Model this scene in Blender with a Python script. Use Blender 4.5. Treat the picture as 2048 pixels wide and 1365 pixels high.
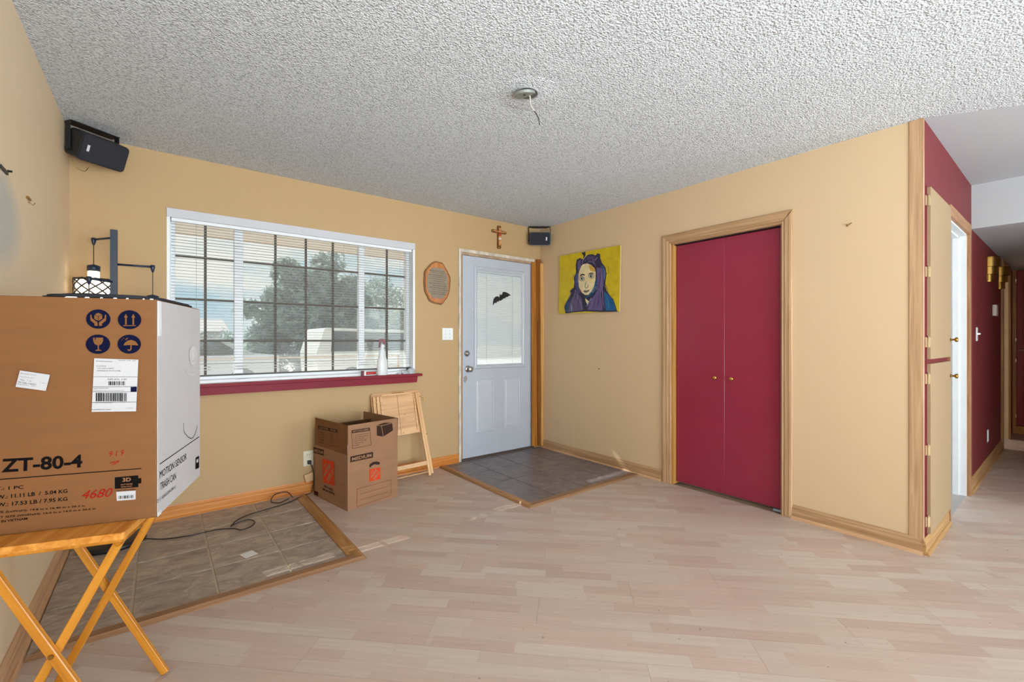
import bpy, math, random
import numpy as np
from mathutils import Vector, Matrix
random.seed(7)
sc = bpy.context.scene
for o in list(bpy.data.objects): bpy.data.objects.remove(o)
COL = sc.collection
# ------------------------------------------------------------------ camera
FPX, YAW, CAM, V0 = 895.3, math.radians(38.2), Vector((-3.353, -3.751, 1.195)), 681.4
cd = bpy.data.cameras.new('camera'); cam = bpy.data.objects.new('camera', cd); COL.objects.link(cam)
cam.location = CAM; cam.rotation_euler = (math.pi/2, 0, -YAW)
cd.sensor_width = 36; cd.lens = FPX/2048*36; cd.shift_y = (V0-682.5)/2048*1.0; cd.clip_start = .02; cd.clip_end = 300
sc.camera = cam
# ------------------------------------------------------------------ exposure, world, lights
sc.view_settings.view_transform = 'Standard'; sc.view_settings.look = 'None'
sc.view_settings.gamma = 1; sc.view_settings.use_curve_mapping = False
sc.view_settings.exposure = 0.22
def lin(c):
    return tuple(((v/255)/12.92 if v/255 <= .04045 else ((v/255+.055)/1.055)**2.4) for v in c)
W = bpy.data.worlds.new('sky'); sc.world = W; W.use_nodes = True
nt = W.node_tree; N = nt.nodes; L = nt.links; N.clear()
out = N.new('ShaderNodeOutputWorld'); bg = N.new('ShaderNodeBackground'); L.new(bg.outputs[0], out.inputs[0])
tc = N.new('ShaderNodeTexCoord'); mp = N.new('ShaderNodeMapping'); mp.inputs['Scale'].default_value = (1.6, 1.6, 4.5)
L.new(tc.outputs['Generated'], mp.inputs[0])
nz = N.new('ShaderNodeTexNoise'); nz.inputs['Scale'].default_value = 2.6; nz.inputs['Detail'].default_value = 7
nz.inputs['Roughness'].default_value = .55; L.new(mp.outputs[0], nz.inputs['Vector'])
rp = N.new('ShaderNodeValToRGB'); L.new(nz.outputs['Fac'], rp.inputs[0])
rp.color_ramp.elements[0].position = .38; rp.color_ramp.elements[0].color = (*lin((172, 202, 216)), 1)
rp.color_ramp.elements[1].position = .56; rp.color_ramp.elements[1].color = (*lin((240, 236, 228)), 1)
L.new(rp.outputs[0], bg.inputs[0]); bg.inputs[1].default_value = 1.12
sd = bpy.data.lights.new('sun', 'SUN'); so = bpy.data.objects.new('sun', sd); COL.objects.link(so)
sd.energy = 7.0; sd.angle = math.radians(.5); sd.color = (1, .96, .9)
so.rotation_euler = Vector((.33, -1.30, -1.04)).to_track_quat('-Z', 'Y').to_euler()
def area(name, loc, target, sx, sy, power, col=(1, 1, 1)):
    d = bpy.data.lights.new(name, 'AREA'); d.shape = 'RECTANGLE'; d.size = sx; d.size_y = sy; d.energy = power; d.color = col
    o = bpy.data.objects.new(name, d); COL.objects.link(o); o.location = loc
    o.rotation_euler = (Vector(target)-Vector(loc)).to_track_quat('-Z', 'Y').to_euler(); return o
area('rear_fill_light', (-2.3, -9.7, 1.40), (-.4, -1.5, 1.6), 2.6, 1.7, 60, (.80, .93, 1.0))  # unseen fill lamp added behind the camera to brighten the room
area('bounce_light', (-2.0, -7.4, .5), (-2.0, -6.6, 2.4), 2.8, 3.2, 330, (.80, .93, 1.0))  # added fill aimed up to brighten the ceiling; no lamp stands here
area('camera_fill_light', (-3.1, -4.7, 1.1), (-2.9, -4.1, 2.4), .8, .8, 46, (.86, .95, 1.0))  # added fill beside the camera, aimed at the ceiling
area('side_fill_light', (1.6, -7.6, 1.35), (-3.8, -2.0, 1.4), 2.0, 1.6, 165, (.80, .93, 1.0))  # added fill for the left wall; no window on that side
area('bath_light', (1.2, -1.7, 2.3), (1.15, -3.6, .3), .8, .8, 20, (.92, .97, 1.0))
area('hall_end_fill_light', (4.4, -1.6, 1.9), (4.4, -3.6, .3), .8, .8, 14, (1, .93, .85))  # unseen lamp added to light the far end of the hallway
# ------------------------------------------------------------------ helpers
def ray(u, v):
    a = (u-1024)/FPX; S, C = math.sin(YAW), math.cos(YAW)
    return Vector((S+a*C, C-a*S, -(v-V0)/FPX))
def hit(u, v, P, n):
    r = ray(u, v); P = Vector(P); n = Vector(n)
    return CAM + r*((P-CAM).dot(n)/r.dot(n))
def hx(u, v, x): return hit(u, v, (x, 0, 0), (1, 0, 0))
def hy(u, v, y): return hit(u, v, (0, y, 0), (0, 1, 0))
def hz(u, v, z): return hit(u, v, (0, 0, z), (0, 0, 1))
I4 = Matrix.Identity(4)
def frame(o, x, y, z=None):
    x = Vector(x).normalized(); y = Vector(y).normalized(); z = x.cross(y) if z is None else Vector(z)
    m = Matrix((x, y, z)).transposed().to_4x4(); m.translation = Vector(o); return m
class G:
    def __init__(s, M=None): s.v = []; s.f = []; s.m = []; s.s = []; s.M = M or I4
    def add(s, vs, fs, mi=0, M=None, smooth=False):
        b = len(s.v); T = s.M @ M if M is not None else s.M
        s.v += [tuple(T @ Vector(p)) for p in vs]; s.f += [tuple(b+i for i in f) for f in fs]
        s.m += [mi]*len(fs); s.s += [smooth]*len(fs); return s
    def box(s, x0, x1, y0, y1, z0, z1, mi=0, M=None):
        x0, x1 = sorted((x0, x1)); y0, y1 = sorted((y0, y1)); z0, z1 = sorted((z0, z1))
        vs = [(x, y, z) for z in (z0, z1) for y in (y0, y1) for x in (x0, x1)]
        return s.add(vs, [(0, 2, 3, 1), (4, 5, 7, 6), (0, 1, 5, 4), (2, 6, 7, 3), (0, 4, 6, 2), (1, 3, 7, 5)], mi, M)
    def prism(s, pts, z0, z1, mi=0, M=None, smooth=False):
        n = len(pts); A = sum(pts[i][0]*pts[(i+1) % n][1]-pts[(i+1) % n][0]*pts[i][1] for i in range(n))
        if A < 0: pts = pts[::-1]
        vs = [(x, y, z0) for x, y in pts]+[(x, y, z1) for x, y in pts]
        s.add(vs, [tuple(range(n))[::-1], tuple(range(n, 2*n))], mi, M)
        return s.add(vs, [(i, (i+1) % n, n+(i+1) % n, n+i) for i in range(n)], mi, M, smooth)
    def lathe(s, prof, n=24, mi=0, M=None, smooth=True):
        vs = []; fs = []
        for r, z in prof:
            for k in range(n): a = 2*math.pi*k/n; vs.append((r*math.cos(a), r*math.sin(a), z))
        for j in range(len(prof)-1):
            for k in range(n):
                a = j*n+k; b = j*n+(k+1) % n; fs.append((a, b, b+n, a+n))
        return s.add(vs, fs, mi, M, smooth)
    def cyl(s, p0, p1, r, n=16, mi=0, r2=None):
        p0 = Vector(p0); p1 = Vector(p1); d = p1-p0; q = d.to_track_quat('Z', 'Y').to_matrix().to_4x4(); q.translation = p0
        r2 = r if r2 is None else r2
        return s.lathe([(1e-5, 0), (r, 0), (r, 0), (r2, d.length), (r2, d.length), (1e-5, d.length)], n, mi, q, n > 6)
    def tube(s, pts, r, n=8, mi=0):
        P = [Vector(p) for p in pts]; vs = []; fs = []; up = Vector((0, 0, 1))
        for i, p in enumerate(P):
            t = (P[min(i+1, len(P)-1)]-P[max(i-1, 0)]).normalized()
            a = t.cross(up if abs(t.z) < .95 else Vector((1, 0, 0))).normalized(); b = t.cross(a)
            for k in range(n):
                w = 2*math.pi*k/n; vs.append(tuple(p+a*r*math.cos(w)+b*r*math.sin(w)))
        for i in range(len(P)-1):
            for k in range(n): fs.append((i*n+k, i*n+(k+1) % n, (i+1)*n+(k+1) % n, (i+1)*n+k))
        fs += [tuple(range(n))[::-1], tuple(range((len(P)-1)*n, len(P)*n))]
        return s.add(vs, fs, mi, None, True)
    def ball(s, c, r, n=12, mi=0, sc3=(1, 1, 1)):
        pr = [(max(1e-5, math.sin(math.pi*i/n)), -math.cos(math.pi*i/n)) for i in range(n+1)]
        m = Matrix.Translation(c) @ Matrix.Diagonal((r*sc3[0], r*sc3[1], r*sc3[2], 1))
        return s.lathe(pr, n*2, mi, m)
    def build(s, name, mats, parent=None, M=None, bev=0, seg=1):
        me = bpy.data.meshes.new(name); me.from_pydata(s.v, [], s.f)
        for m in (mats if isinstance(mats, (list, tuple)) else [mats]): me.materials.append(m)
        me.polygons.foreach_set('material_index', s.m); me.polygons.foreach_set('use_smooth', s.s); me.update()
        return link(name, me, parent, M, bev, seg)
def link(name, me, parent=None, M=None, bev=0, seg=1):
    o = bpy.data.objects.new(name, me); COL.objects.link(o)
    if parent is not None:
        o.parent = parent; o.matrix_parent_inverse = parent_inv(parent)
    if M is not None: o.matrix_basis = M
    if bev:
        b = o.modifiers.new('bevel', 'BEVEL'); b.width = bev; b.segments = seg; b.limit_method = 'ANGLE'; b.angle_limit = math.radians(40)
    return o
def world_of(o):
    m = o.matrix_basis.copy()
    return m if o.parent is None else world_of(o.parent) @ o.matrix_parent_inverse @ m
def parent_inv(p): return world_of(p).inverted()
def tag(o, label=None, cat=None, group=None, kind=None):
    if label: o['label'] = label
    if cat: o['category'] = cat
    if group: o['group'] = group
    if kind: o['kind'] = kind
    return o
def thing(name, label, cat, loc=(0, 0, 0), group=None, kind=None):
    o = bpy.data.objects.new(name, None); COL.objects.link(o); o.empty_display_size = .05
    o.matrix_basis = Matrix.Translation(loc); return tag(o, label, cat, group, kind)
def chain(o, parent, name=None):     # copy of a child object sharing mesh
    c = o.copy(); COL.objects.link(c); c.parent = parent; return c
def smooth_path(P, n=8):
    P = [Vector(p) for p in P]; Q = [P[0]]+P+[P[-1]]; R = []
    for i in range(1, len(Q)-2):
        for k in range(n):
            t = k/n; a, b, c, d = Q[i-1:i+3]
            R.append(.5*((2*b)+(c-a)*t+(2*a-5*b+4*c-d)*t*t+(3*b-a-3*c+d)*t**3))
    return R+[P[-1]]
def rrect(x0, x1, y0, y1, r, n=5):
    P = []
    for cx, cy, a0 in ((x1-r, y1-r, 0), (x0+r, y1-r, 90), (x0+r, y0+r, 180), (x1-r, y0+r, 270)):
        for k in range(n+1):
            a = math.radians(a0+90*k/n); P.append((cx+r*math.cos(a), cy+r*math.sin(a)))
    return P
# flat print: polygons and lettering lying on a plane
_tc = {}
def text_mesh(s, bold=0.0, shear=0.0):
    k = (s, bold, shear)
    if k not in _tc:
        c = bpy.data.curves.new('t', 'FONT'); c.body = s; c.size = 1; c.offset = bold; c.shear = shear; c.resolution_u = 3
        o = bpy.data.objects.new('t', c); COL.objects.link(o); me = bpy.data.meshes.new_from_object(o)
        V = [(v.co.x, v.co.y) for v in me.vertices]; F = [tuple(p.vertices) for p in me.polygons]
        bpy.data.objects.remove(o); bpy.data.curves.remove(c); bpy.data.meshes.remove(me)
        x0 = min(v[0] for v in V); x1 = max(v[0] for v in V); y0 = min(v[1] for v in V); y1 = max(v[1] for v in V)
        _tc[k] = ([((x-x0)/(x1-x0), (y-y0)/(y1-y0)) for x, y in V], F)
    return _tc[k]
class Print:
    """flat ink on the plane through P with normal n; points may be given as 3-D points on it"""
    def __init__(s, P, n, up=(0, 0, 1)):
        s.P = Vector(P); s.n = Vector(n).normalized(); s.up = Vector(up); s.g = G(); s.k = 0; s.mats = []
    def mi(s, m):
        if m not in s.mats: s.mats.append(m)
        return s.mats.index(m)
    def lay(s): s.k += 1; return s.n*(.0005+.00006*s.k)
    def px(s, u, v): return hit(u, v, s.P, s.n)
    def poly(s, pts, m):
        d = s.lay(); pts = [Vector(p)+d for p in pts]
        nn = Vector((0, 0, 0))
        for i in range(len(pts)): nn += pts[i].cross(pts[(i+1) % len(pts)])
        if nn.dot(s.n) < 0: pts = pts[::-1]
        s.g.add(pts, [tuple(range(len(pts)))], s.mi(m)); return s
    def line(s, a, b, w, m):
        a = Vector(a); b = Vector(b); t = (b-a).normalized().cross(s.n)*w/2
        return s.poly([a-t, b-t, b+t, a+t], m)
    def path(s, pts, w, m):
        for i in range(len(pts)-1): s.line(pts[i], pts[i+1], w, m)
        return s
    def disc(s, c, r, m, ry=None, n=28):
        u = s.up.cross(s.n).normalized(); v = s.n.cross(u); c = Vector(c); ry = ry or r
        return s.poly([c+u*r*math.cos(6.2832*k/n)+v*ry*math.sin(6.2832*k/n) for k in range(n)], m)
    def text(s, t, A, B, h, m, bold=.02, shear=0.0, rot=None):
        A = Vector(A); B = Vector(B); d = s.lay(); x = B-A; y = s.n.cross(x).normalized()*h
        if y.dot(s.up) < 0 and rot is None: y = -y
        V, F = text_mesh(t, bold, shear)
        s.g.add([A+d+x*p[0]+y*p[1] for p in V], F, s.mi(m)); return s
    def qtext(s, t, Q, r, m, bold=.02, ang=0):
        """text inside the quad Q (tl,tr,br,bl); r = (cx,cy,w,h) in unit coordinates, turned by ang"""
        V, F = text_mesh(t, bold); d = s.lay(); ca, sa = math.cos(ang), math.sin(ang); tl, tr, br, bl = [Vector(q) for q in Q]
        def f(x, y):
            X = (x-.5)*r[2]; Y = (y-.5)*r[3]; a = r[0]+X*ca-Y*sa; b = r[1]+X*sa+Y*ca
            return (bl*(1-a)+br*a)*(1-b)+(tl*(1-a)+tr*a)*b+d
        s.g.add([f(*p) for p in V], F, s.mi(m)); return s
    def build(s, name, parent=None): return s.g.build(name, s.mats, parent)
# ------------------------------------------------------------------ materials
def base(name):
    m = bpy.data.materials.new(name); m.use_nodes = True; t = m.node_tree; return m, t.nodes, t.links, t.nodes['Principled BSDF']
def mat(name, rgb, rough=.55, var=.04, scale=(6, 6, 6), bump=0, bscale=60, metal=0, spec=.5, trans=0, emit=None, es=0, alpha=1, coat=0):
    m, n, l, b = base(name); c = lin(rgb)
    t = n.new('ShaderNodeTexCoord'); mp = n.new('ShaderNodeMapping'); mp.inputs['Scale'].default_value = scale; l.new(t.outputs['Object'], mp.inputs[0])
    z = n.new('ShaderNodeTexNoise'); z.inputs['Scale'].default_value = 1; z.inputs['Detail'].default_value = 5; l.new(mp.outputs[0], z.inputs['Vector'])
    r = n.new('ShaderNodeValToRGB'); r.color_ramp.elements[0].position = .3; r.color_ramp.elements[1].position = .7
    r.color_ramp.elements[0].color = (*[v*(1-var*1.6) for v in c], 1); r.color_ramp.elements[1].color = (*[min(1, v*(1+var*1.2)) for v in c], 1)
    l.new(z.outputs['Fac'], r.inputs[0]); l.new(r.outputs[0], b.inputs['Base Color'])
    b.inputs['Roughness'].default_value = rough; b.inputs['Metallic'].default_value = metal; b.inputs['Specular IOR Level'].default_value = spec
    b.inputs['Transmission Weight'].default_value = trans; b.inputs['Coat Weight'].default_value = coat; b.inputs['Alpha'].default_value = alpha
    if emit: b.inputs['Emission Color'].default_value = (*lin(emit), 1); b.inputs['Emission Strength'].default_value = es
    if bump:
        z2 = n.new('ShaderNodeTexNoise'); z2.inputs['Scale'].default_value = bscale; z2.inputs['Detail'].default_value = 3; l.new(t.outputs['Object'], z2.inputs['Vector'])
        bp = n.new('ShaderNodeBump'); bp.inputs['Strength'].default_value = bump; bp.inputs['Distance'].default_value = .004
        l.new(z2.outputs['Fac'], bp.inputs['Height']); l.new(bp.outputs[0], b.inputs['Normal'])
    return m
def wood(name, c1, c2, axis='x', rough=.42, fine=55, bump=.15, c3=None, along=2.0, spec=.5):
    m, n, l, b = base(name)
    t = n.new('ShaderNodeTexCoord'); mp = n.new('ShaderNodeMapping'); s = [fine]*3; s['xyz'.index(axis)] = along
    oi = n.new('ShaderNodeObjectInfo'); ad = n.new('ShaderNodeVectorMath'); ad.operation = 'ADD'; sc_ = n.new('ShaderNodeMath'); sc_.operation = 'MULTIPLY'; sc_.inputs[1].default_value = 7
    l.new(oi.outputs['Random'], sc_.inputs[0]); l.new(t.outputs['Object'], ad.inputs[0]); l.new(sc_.outputs[0], ad.inputs[1]); l.new(ad.outputs[0], mp.inputs[0])
    mp.inputs['Scale'].default_value = s
    z = n.new('ShaderNodeTexNoise'); z.inputs['Scale'].default_value = 1; z.inputs['Detail'].default_value = 6; z.inputs['Distortion'].default_value = .6
    l.new(mp.outputs[0], z.inputs['Vector']); r = n.new('ShaderNodeValToRGB'); e = r.color_ramp.elements
    e[0].position = .32; e[0].color = (*lin(c1), 1); e[1].position = .66; e[1].color = (*lin(c2), 1)
    if c3: k = e.new(.5); k.color = (*lin(c3), 1)
    l.new(z.outputs['Fac'], r.inputs[0]); l.new(r.outputs[0], b.inputs['Base Color']); b.inputs['Roughness'].default_value = rough
    b.inputs['Specular IOR Level'].default_value = spec
    bp = n.new('ShaderNodeBump'); bp.inputs['Strength'].default_value = bump; bp.inputs['Distance'].default_value = .002
    l.new(z.outputs['Fac'], bp.inputs['Height']); l.new(bp.outputs[0], b.inputs['Normal']); return m
def flat(name, rgb, rough=.9, metal=0): return mat(name, rgb, rough, .0, metal=metal, spec=.5 if metal else .12)
def wall_mat(name, rgb, axis, var=.009, patch=False, rough=.6):
    """rolled paint over panelling: faint upright streaks and a fine stipple"""
    m, n, l, b = base(name); c = lin(rgb); t = n.new('ShaderNodeTexCoord')
    mp = n.new('ShaderNodeMapping'); mp.inputs['Scale'].default_value = (26, 26, .7); l.new(t.outputs['Object'], mp.inputs[0])
    z = n.new('ShaderNodeTexNoise'); z.inputs['Scale'].default_value = 1; z.inputs['Detail'].default_value = 4; l.new(mp.outputs[0], z.inputs['Vector'])
    r = n.new('ShaderNodeValToRGB'); r.color_ramp.elements[0].position = .3; r.color_ramp.elements[1].position = .7
    r.color_ramp.elements[0].color = (*[v*(1-var) for v in c], 1); r.color_ramp.elements[1].color = (*[v*(1+var) for v in c], 1)
    l.new(z.outputs['Fac'], r.inputs[0]); colout = r.outputs[0]
    if patch:   # unpainted grey plaster left where something hung
        sx = n.new('ShaderNodeMapping'); sx.inputs['Location'].default_value = (0, 1.60/.36, -1.62/.17); sx.inputs['Scale'].default_value = (0, 1/.36, 1/.17)
        l.new(t.outputs['Object'], sx.inputs[0]); ln = n.new('ShaderNodeVectorMath'); ln.operation = 'LENGTH'; l.new(sx.outputs[0], ln.inputs[0])
        mr = n.new('ShaderNodeMapRange'); mr.inputs[1].default_value = .72; mr.inputs[2].default_value = 1.25; mr.inputs[3].default_value = 1; mr.inputs[4].default_value = 0
        l.new(ln.outputs[1], mr.inputs[0]); mx = n.new('ShaderNodeMix'); mx.data_type = 'RGBA'; l.new(mr.outputs[0], mx.inputs[0])
        l.new(colout, mx.inputs[6]); mx.inputs[7].default_value = (*lin((190, 188, 178)), 1); colout = mx.outputs[2]
    l.new(colout, b.inputs['Base Color']); b.inputs['Roughness'].default_value = rough; b.inputs['Specular IOR Level'].default_value = .35
    z2 = n.new('ShaderNodeTexNoise'); z2.inputs['Scale'].default_value = 260; l.new(t.outputs['Object'], z2.inputs['Vector'])
    bp = n.new('ShaderNodeBump'); bp.inputs['Strength'].default_value = .12; bp.inputs['Distance'].default_value = .002
    l.new(z2.outputs['Fac'], bp.inputs['Height']); l.new(bp.outputs[0], b.inputs['Normal']); return m
def popcorn(name, rgb, strength=1.0):
    m, n, l, b = base(name); t = n.new('ShaderNodeTexCoord')
    z = n.new('ShaderNodeTexNoise'); z.inputs['Scale'].default_value = 92; z.inputs['Detail'].default_value = 4; z.inputs['Roughness'].default_value = .6; l.new(t.outputs['Object'], z.inputs['Vector'])
    v = n.new('ShaderNodeTexVoronoi'); v.inputs['Scale'].default_value = 120; l.new(t.outputs['Object'], v.inputs['Vector'])
    a = n.new('ShaderNodeMath'); a.operation = 'SUBTRACT'; l.new(z.outputs['Fac'], a.inputs[0])
    k = n.new('ShaderNodeMath'); k.operation = 'MULTIPLY'; k.inputs[1].default_value = .55; l.new(v.outputs['Distance'], k.inputs[0]); l.new(k.outputs[0], a.inputs[1])
    bp = n.new('ShaderNodeBump'); bp.inputs['Strength'].default_value = strength; bp.inputs['Distance'].default_value = .02
    l.new(a.outputs[0], bp.inputs['Height']); l.new(bp.outputs[0], b.inputs['Normal'])
    cr = n.new('ShaderNodeValToRGB'); cr.color_ramp.elements[0].position = .04; cr.color_ramp.elements[1].position = .25; pit_shade = 1-.30*min(1, strength)  # pits darkened in the colour to imitate shade in the relief
    cr.color_ramp.elements[0].color = (*[q*pit_shade for q in lin(rgb)], 1); cr.color_ramp.elements[1].color = (*lin(rgb), 1)
    l.new(a.outputs[0], cr.inputs[0]); l.new(cr.outputs[0], b.inputs['Base Color']); b.inputs['Roughness'].default_value = .9; b.inputs['Specular IOR Level'].default_value = .1
    return m
def plank_mat():
    m, n, l, b = base('laminate'); t = n.new('ShaderNodeTexCoord'); oi = n.new('ShaderNodeObjectInfo')
    sp = n.new('ShaderNodeSeparateXYZ'); l.new(t.outputs['Object'], sp.inputs[0])
    def M(op, a, b_=None, c=None):
        k = n.new('ShaderNodeMath'); k.operation = op
        for i, q in enumerate((a, b_, c)):
            if q is None: continue
            if isinstance(q, (int, float)): k.inputs[i].default_value = q
            else: l.new(q, k.inputs[i])
        return k.outputs[0]
    rnd = M('MULTIPLY', oi.outputs['Random'], 91.7)
    row = M('FLOOR', M('DIVIDE', M('ADD', sp.outputs['Y'], .0951), .0634))
    key = M('ADD', rnd, M('MULTIPLY', row, 13.37))
    w = n.new('ShaderNodeTexWhiteNoise'); w.noise_dimensions = '1D'; l.new(key, w.inputs['W'])
    xs = M('DIVIDE', M('ADD', sp.outputs['X'], w.outputs['Value']), .33)
    cell = M('FLOOR', xs)
    w2 = n.new('ShaderNodeTexWhiteNoise'); w2.noise_dimensions = '2D'; cv = n.new('ShaderNodeCombineXYZ'); l.new(key, cv.inputs[0]); l.new(cell, cv.inputs[1]); l.new(cv.outputs[0], w2.inputs['Vector'])
    r = n.new('ShaderNodeValToRGB'); e = r.color_ramp.elements; e[0].position = 0; e[0].color = (*lin((186, 162, 148)), 1); e[1].position = 1; e[1].color = (*lin((202, 186, 173)), 1)
    k = e.new(.35); k.color = (*lin((198, 174, 160)), 1); k = e.new(.6); k.color = (*lin((194, 175, 161)), 1)
    l.new(w2.outputs['Value'], r.inputs[0])
    mp = n.new('ShaderNodeMapping'); mp.inputs['Scale'].default_value = (3.2, 60, 1); 
    ad = n.new('ShaderNodeVectorMath'); ad.operation = 'ADD'; cb = n.new('ShaderNodeCombineXYZ'); l.new(M('MULTIPLY', w2.outputs['Value'], 31), cb.inputs[0]); l.new(key, cb.inputs[2])
    l.new(t.outputs['Object'], ad.inputs[0]); l.new(cb.outputs[0], ad.inputs[1]); l.new(ad.outputs[0], mp.inputs[0])
    z = n.new('ShaderNodeTexNoise'); z.inputs['Scale'].default_value = 1; z.inputs['Detail'].default_value = 5; z.inputs['Distortion'].default_value = .8; l.new(mp.outputs[0], z.inputs['Vector'])
    gr = n.new('ShaderNodeMapRange'); gr.inputs[1].default_value = .3; gr.inputs[2].default_value = .7; gr.inputs[3].default_value = .93; gr.inputs[4].default_value = 1.04; l.new(z.outputs['Fac'], gr.inputs[0])
    # dark scuffs and specks over the whole floor
    z3 = n.new('ShaderNodeTexNoise'); z3.inputs['Scale'].default_value = 38; z3.inputs['Detail'].default_value = 2
    g = n.new('ShaderNodeNewGeometry'); l.new(g.outputs['Position'], z3.inputs['Vector'])
    sc1 = n.new('ShaderNodeMapRange'); sc1.inputs[1].default_value = .735; sc1.inputs[2].default_value = .76; sc1.inputs[3].default_value = 1; sc1.inputs[4].default_value = .5; l.new(z3.outputs['Fac'], sc1.inputs[0])
    f = M('MULTIPLY', gr.outputs[0], sc1.outputs[0])
    # thin print joints between strips
    fy = M('FRACT', M('DIVIDE', M('ADD', sp.outputs['Y'], .0951), .0634)); j1 = M('LESS_THAN', fy, .03)
    fx = M('FRACT', xs); j2 = M('LESS_THAN', fx, .006); jj = M('MAXIMUM', j1, j2); f = M('MULTIPLY', f, M('SUBTRACT', 1, M('MULTIPLY', jj, .09)))
    mul = n.new('ShaderNodeMix'); mul.data_type = 'RGBA'; mul.blend_type = 'MULTIPLY'; mul.inputs[0].default_value = 1
    cc = n.new('ShaderNodeCombineColor'); l.new(f, cc.inputs[0]); l.new(f, cc.inputs[1]); l.new(f, cc.inputs[2])
    l.new(r.outputs[0], mul.inputs[6]); l.new(cc.outputs[0], mul.inputs[7]); l.new(mul.outputs[2], b.inputs['Base Color'])
    b.inputs['Roughness'].default_value = .42; b.inputs['Specular IOR Level'].default_value = .4
    return m
def tile_mat(name, c1, c2, c3, sc_=(3, 14, 3), rough=.4, bump=.5):
    m, n, l, b = base(name); t = n.new('ShaderNodeTexCoord'); oi = n.new('ShaderNodeObjectInfo')
    ad = n.new('ShaderNodeVectorMath'); ad.operation = 'ADD'; k = n.new('ShaderNodeMath'); k.operation = 'MULTIPLY'; k.inputs[1].default_value = 40
    l.new(oi.outputs['Random'], k.inputs[0]); l.new(t.outputs['Object'], ad.inputs[0]); l.new(k.outputs[0], ad.inputs[1])
    mp = n.new('ShaderNodeMapping'); mp.inputs['Scale'].default_value = sc_; l.new(ad.outputs[0], mp.inputs[0])
    z = n.new('ShaderNodeTexNoise'); z.inputs['Scale'].default_value = 1.6; z.inputs['Detail'].default_value = 9; z.inputs['Roughness'].default_value = .65; z.inputs['Distortion'].default_value = 1.2
    l.new(mp.outputs[0], z.inputs['Vector']); r = n.new('ShaderNodeValToRGB'); e = r.color_ramp.elements
    e[0].position = .3; e[0].color = (*lin(c1), 1); e[1].position = .72; e[1].color = (*lin(c3), 1); q = e.new(.5); q.color = (*lin(c2), 1)
    l.new(z.outputs['Fac'], r.inputs[0]); l.new(r.outputs[0], b.inputs['Base Color']); b.inputs['Roughness'].default_value = rough
    bp = n.new('ShaderNodeBump'); bp.inputs['Strength'].default_value = bump; bp.inputs['Distance'].default_value = .004
    l.new(z.outputs['Fac'], bp.inputs['Height']); l.new(bp.outputs[0], b.inputs['Normal']); return m
def translucent(name, rgb, f=.3):
    m, n, l, b = base(name); b.inputs['Base Color'].default_value = (*lin(rgb), 1); b.inputs['Roughness'].default_value = .45; o = n['Material Output']
    t = n.new('ShaderNodeBsdfTranslucent'); t.inputs[0].default_value = (*lin(rgb), 1); mx = n.new('ShaderNodeMixShader'); mx.inputs[0].default_value = f
    l.new(b.outputs[0], mx.inputs[1]); l.new(t.outputs[0], mx.inputs[2]); l.new(mx.outputs[0], o.inputs[0]); return m
def glass(name, rgb=(246, 249, 249), haze=.13):  # milky diffuse share mixed over the clear pane
    m, n, l, b = base(name); n.remove(b); o = n['Material Output']
    tr = n.new('ShaderNodeBsdfTransparent'); tr.inputs[0].default_value = (*lin(rgb), 1); gl = n.new('ShaderNodeBsdfGlossy'); gl.inputs['Roughness'].default_value = .02
    lw = n.new('ShaderNodeLayerWeight'); lw.inputs[0].default_value = .08; mx = n.new('ShaderNodeMixShader')
    l.new(lw.outputs['Facing'], mx.inputs[0]); l.new(tr.outputs[0], mx.inputs[1]); l.new(gl.outputs[0], mx.inputs[2])
    du = n.new('ShaderNodeBsdfTranslucent'); du.inputs[0].default_value = (.8, .82, .84, 1); df = n.new('ShaderNodeBsdfDiffuse'); df.inputs[0].default_value = (.7, .72, .74, 1)
    m1 = n.new('ShaderNodeMixShader'); l.new(du.outputs[0], m1.inputs[1]); l.new(df.outputs[0], m1.inputs[2]); m2 = n.new('ShaderNodeMixShader'); m2.inputs[0].default_value = haze
    l.new(mx.outputs[0], m2.inputs[1]); l.new(m1.outputs[0], m2.inputs[2]); l.new(m2.outputs[0], o.inputs[0]); return m
Mwf = wall_mat('paint_tan_front', (188, 157, 114), 'x')  # same tan paint as the right wall, darkened: shade put into colour
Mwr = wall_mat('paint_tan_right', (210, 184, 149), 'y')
Mwl = wall_mat('paint_tan_left', (230, 207, 175), 'y', patch=True)  # same tan paint, lightened: the brighter light is put into colour
Mred = wall_mat('paint_burgundy', (112, 38, 42), 'x')
Mwhite = mat('white_satin_paint', (226, 229, 233), .4, .02)
Mvinyl = mat('white_vinyl', (236, 238, 242), .35, .01)
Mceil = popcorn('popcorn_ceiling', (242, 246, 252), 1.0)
Mceil2 = popcorn('shaded_ceiling', (184, 187, 192), .06)  # greyer and smoother than the main ceiling: hallway shade put into colour
Mlam = plank_mat()
Moak = wood('oak_trim', (168, 132, 96), (198, 164, 128), 'z', .45, 60, c3=(184, 148, 112))
MoakY = wood('oak_trim_y', (158, 122, 86), (192, 158, 120), 'y', .45, 60, c3=(174, 138, 100))
MoakX = wood('oak_trim_x', (150, 108, 66), (186, 146, 98), 'x', .45, 60)
Mhoney = wood('honey_baseboard', (190, 112, 42), (214, 142, 68), 'x', .35, 40, .05)
MhoneyY = wood('honey_baseboard_y', (186, 140, 100), (212, 172, 135), 'y', .35, 40, .05)
Mochre = wood('ochre_lumber', (150, 88, 22), (190, 126, 50), 'z', .4, 40)
Mochre2 = wood('ochre_lumber_light', (186, 132, 66), (214, 164, 98), 'z', .4, 40)
Mborder = wood('worn_threshold_x', (128, 92, 62), (166, 128, 94), 'x', .45, 40)
MborderY = wood('worn_threshold_y', (140, 98, 60), (182, 136, 88), 'y', .45, 40)
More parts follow.
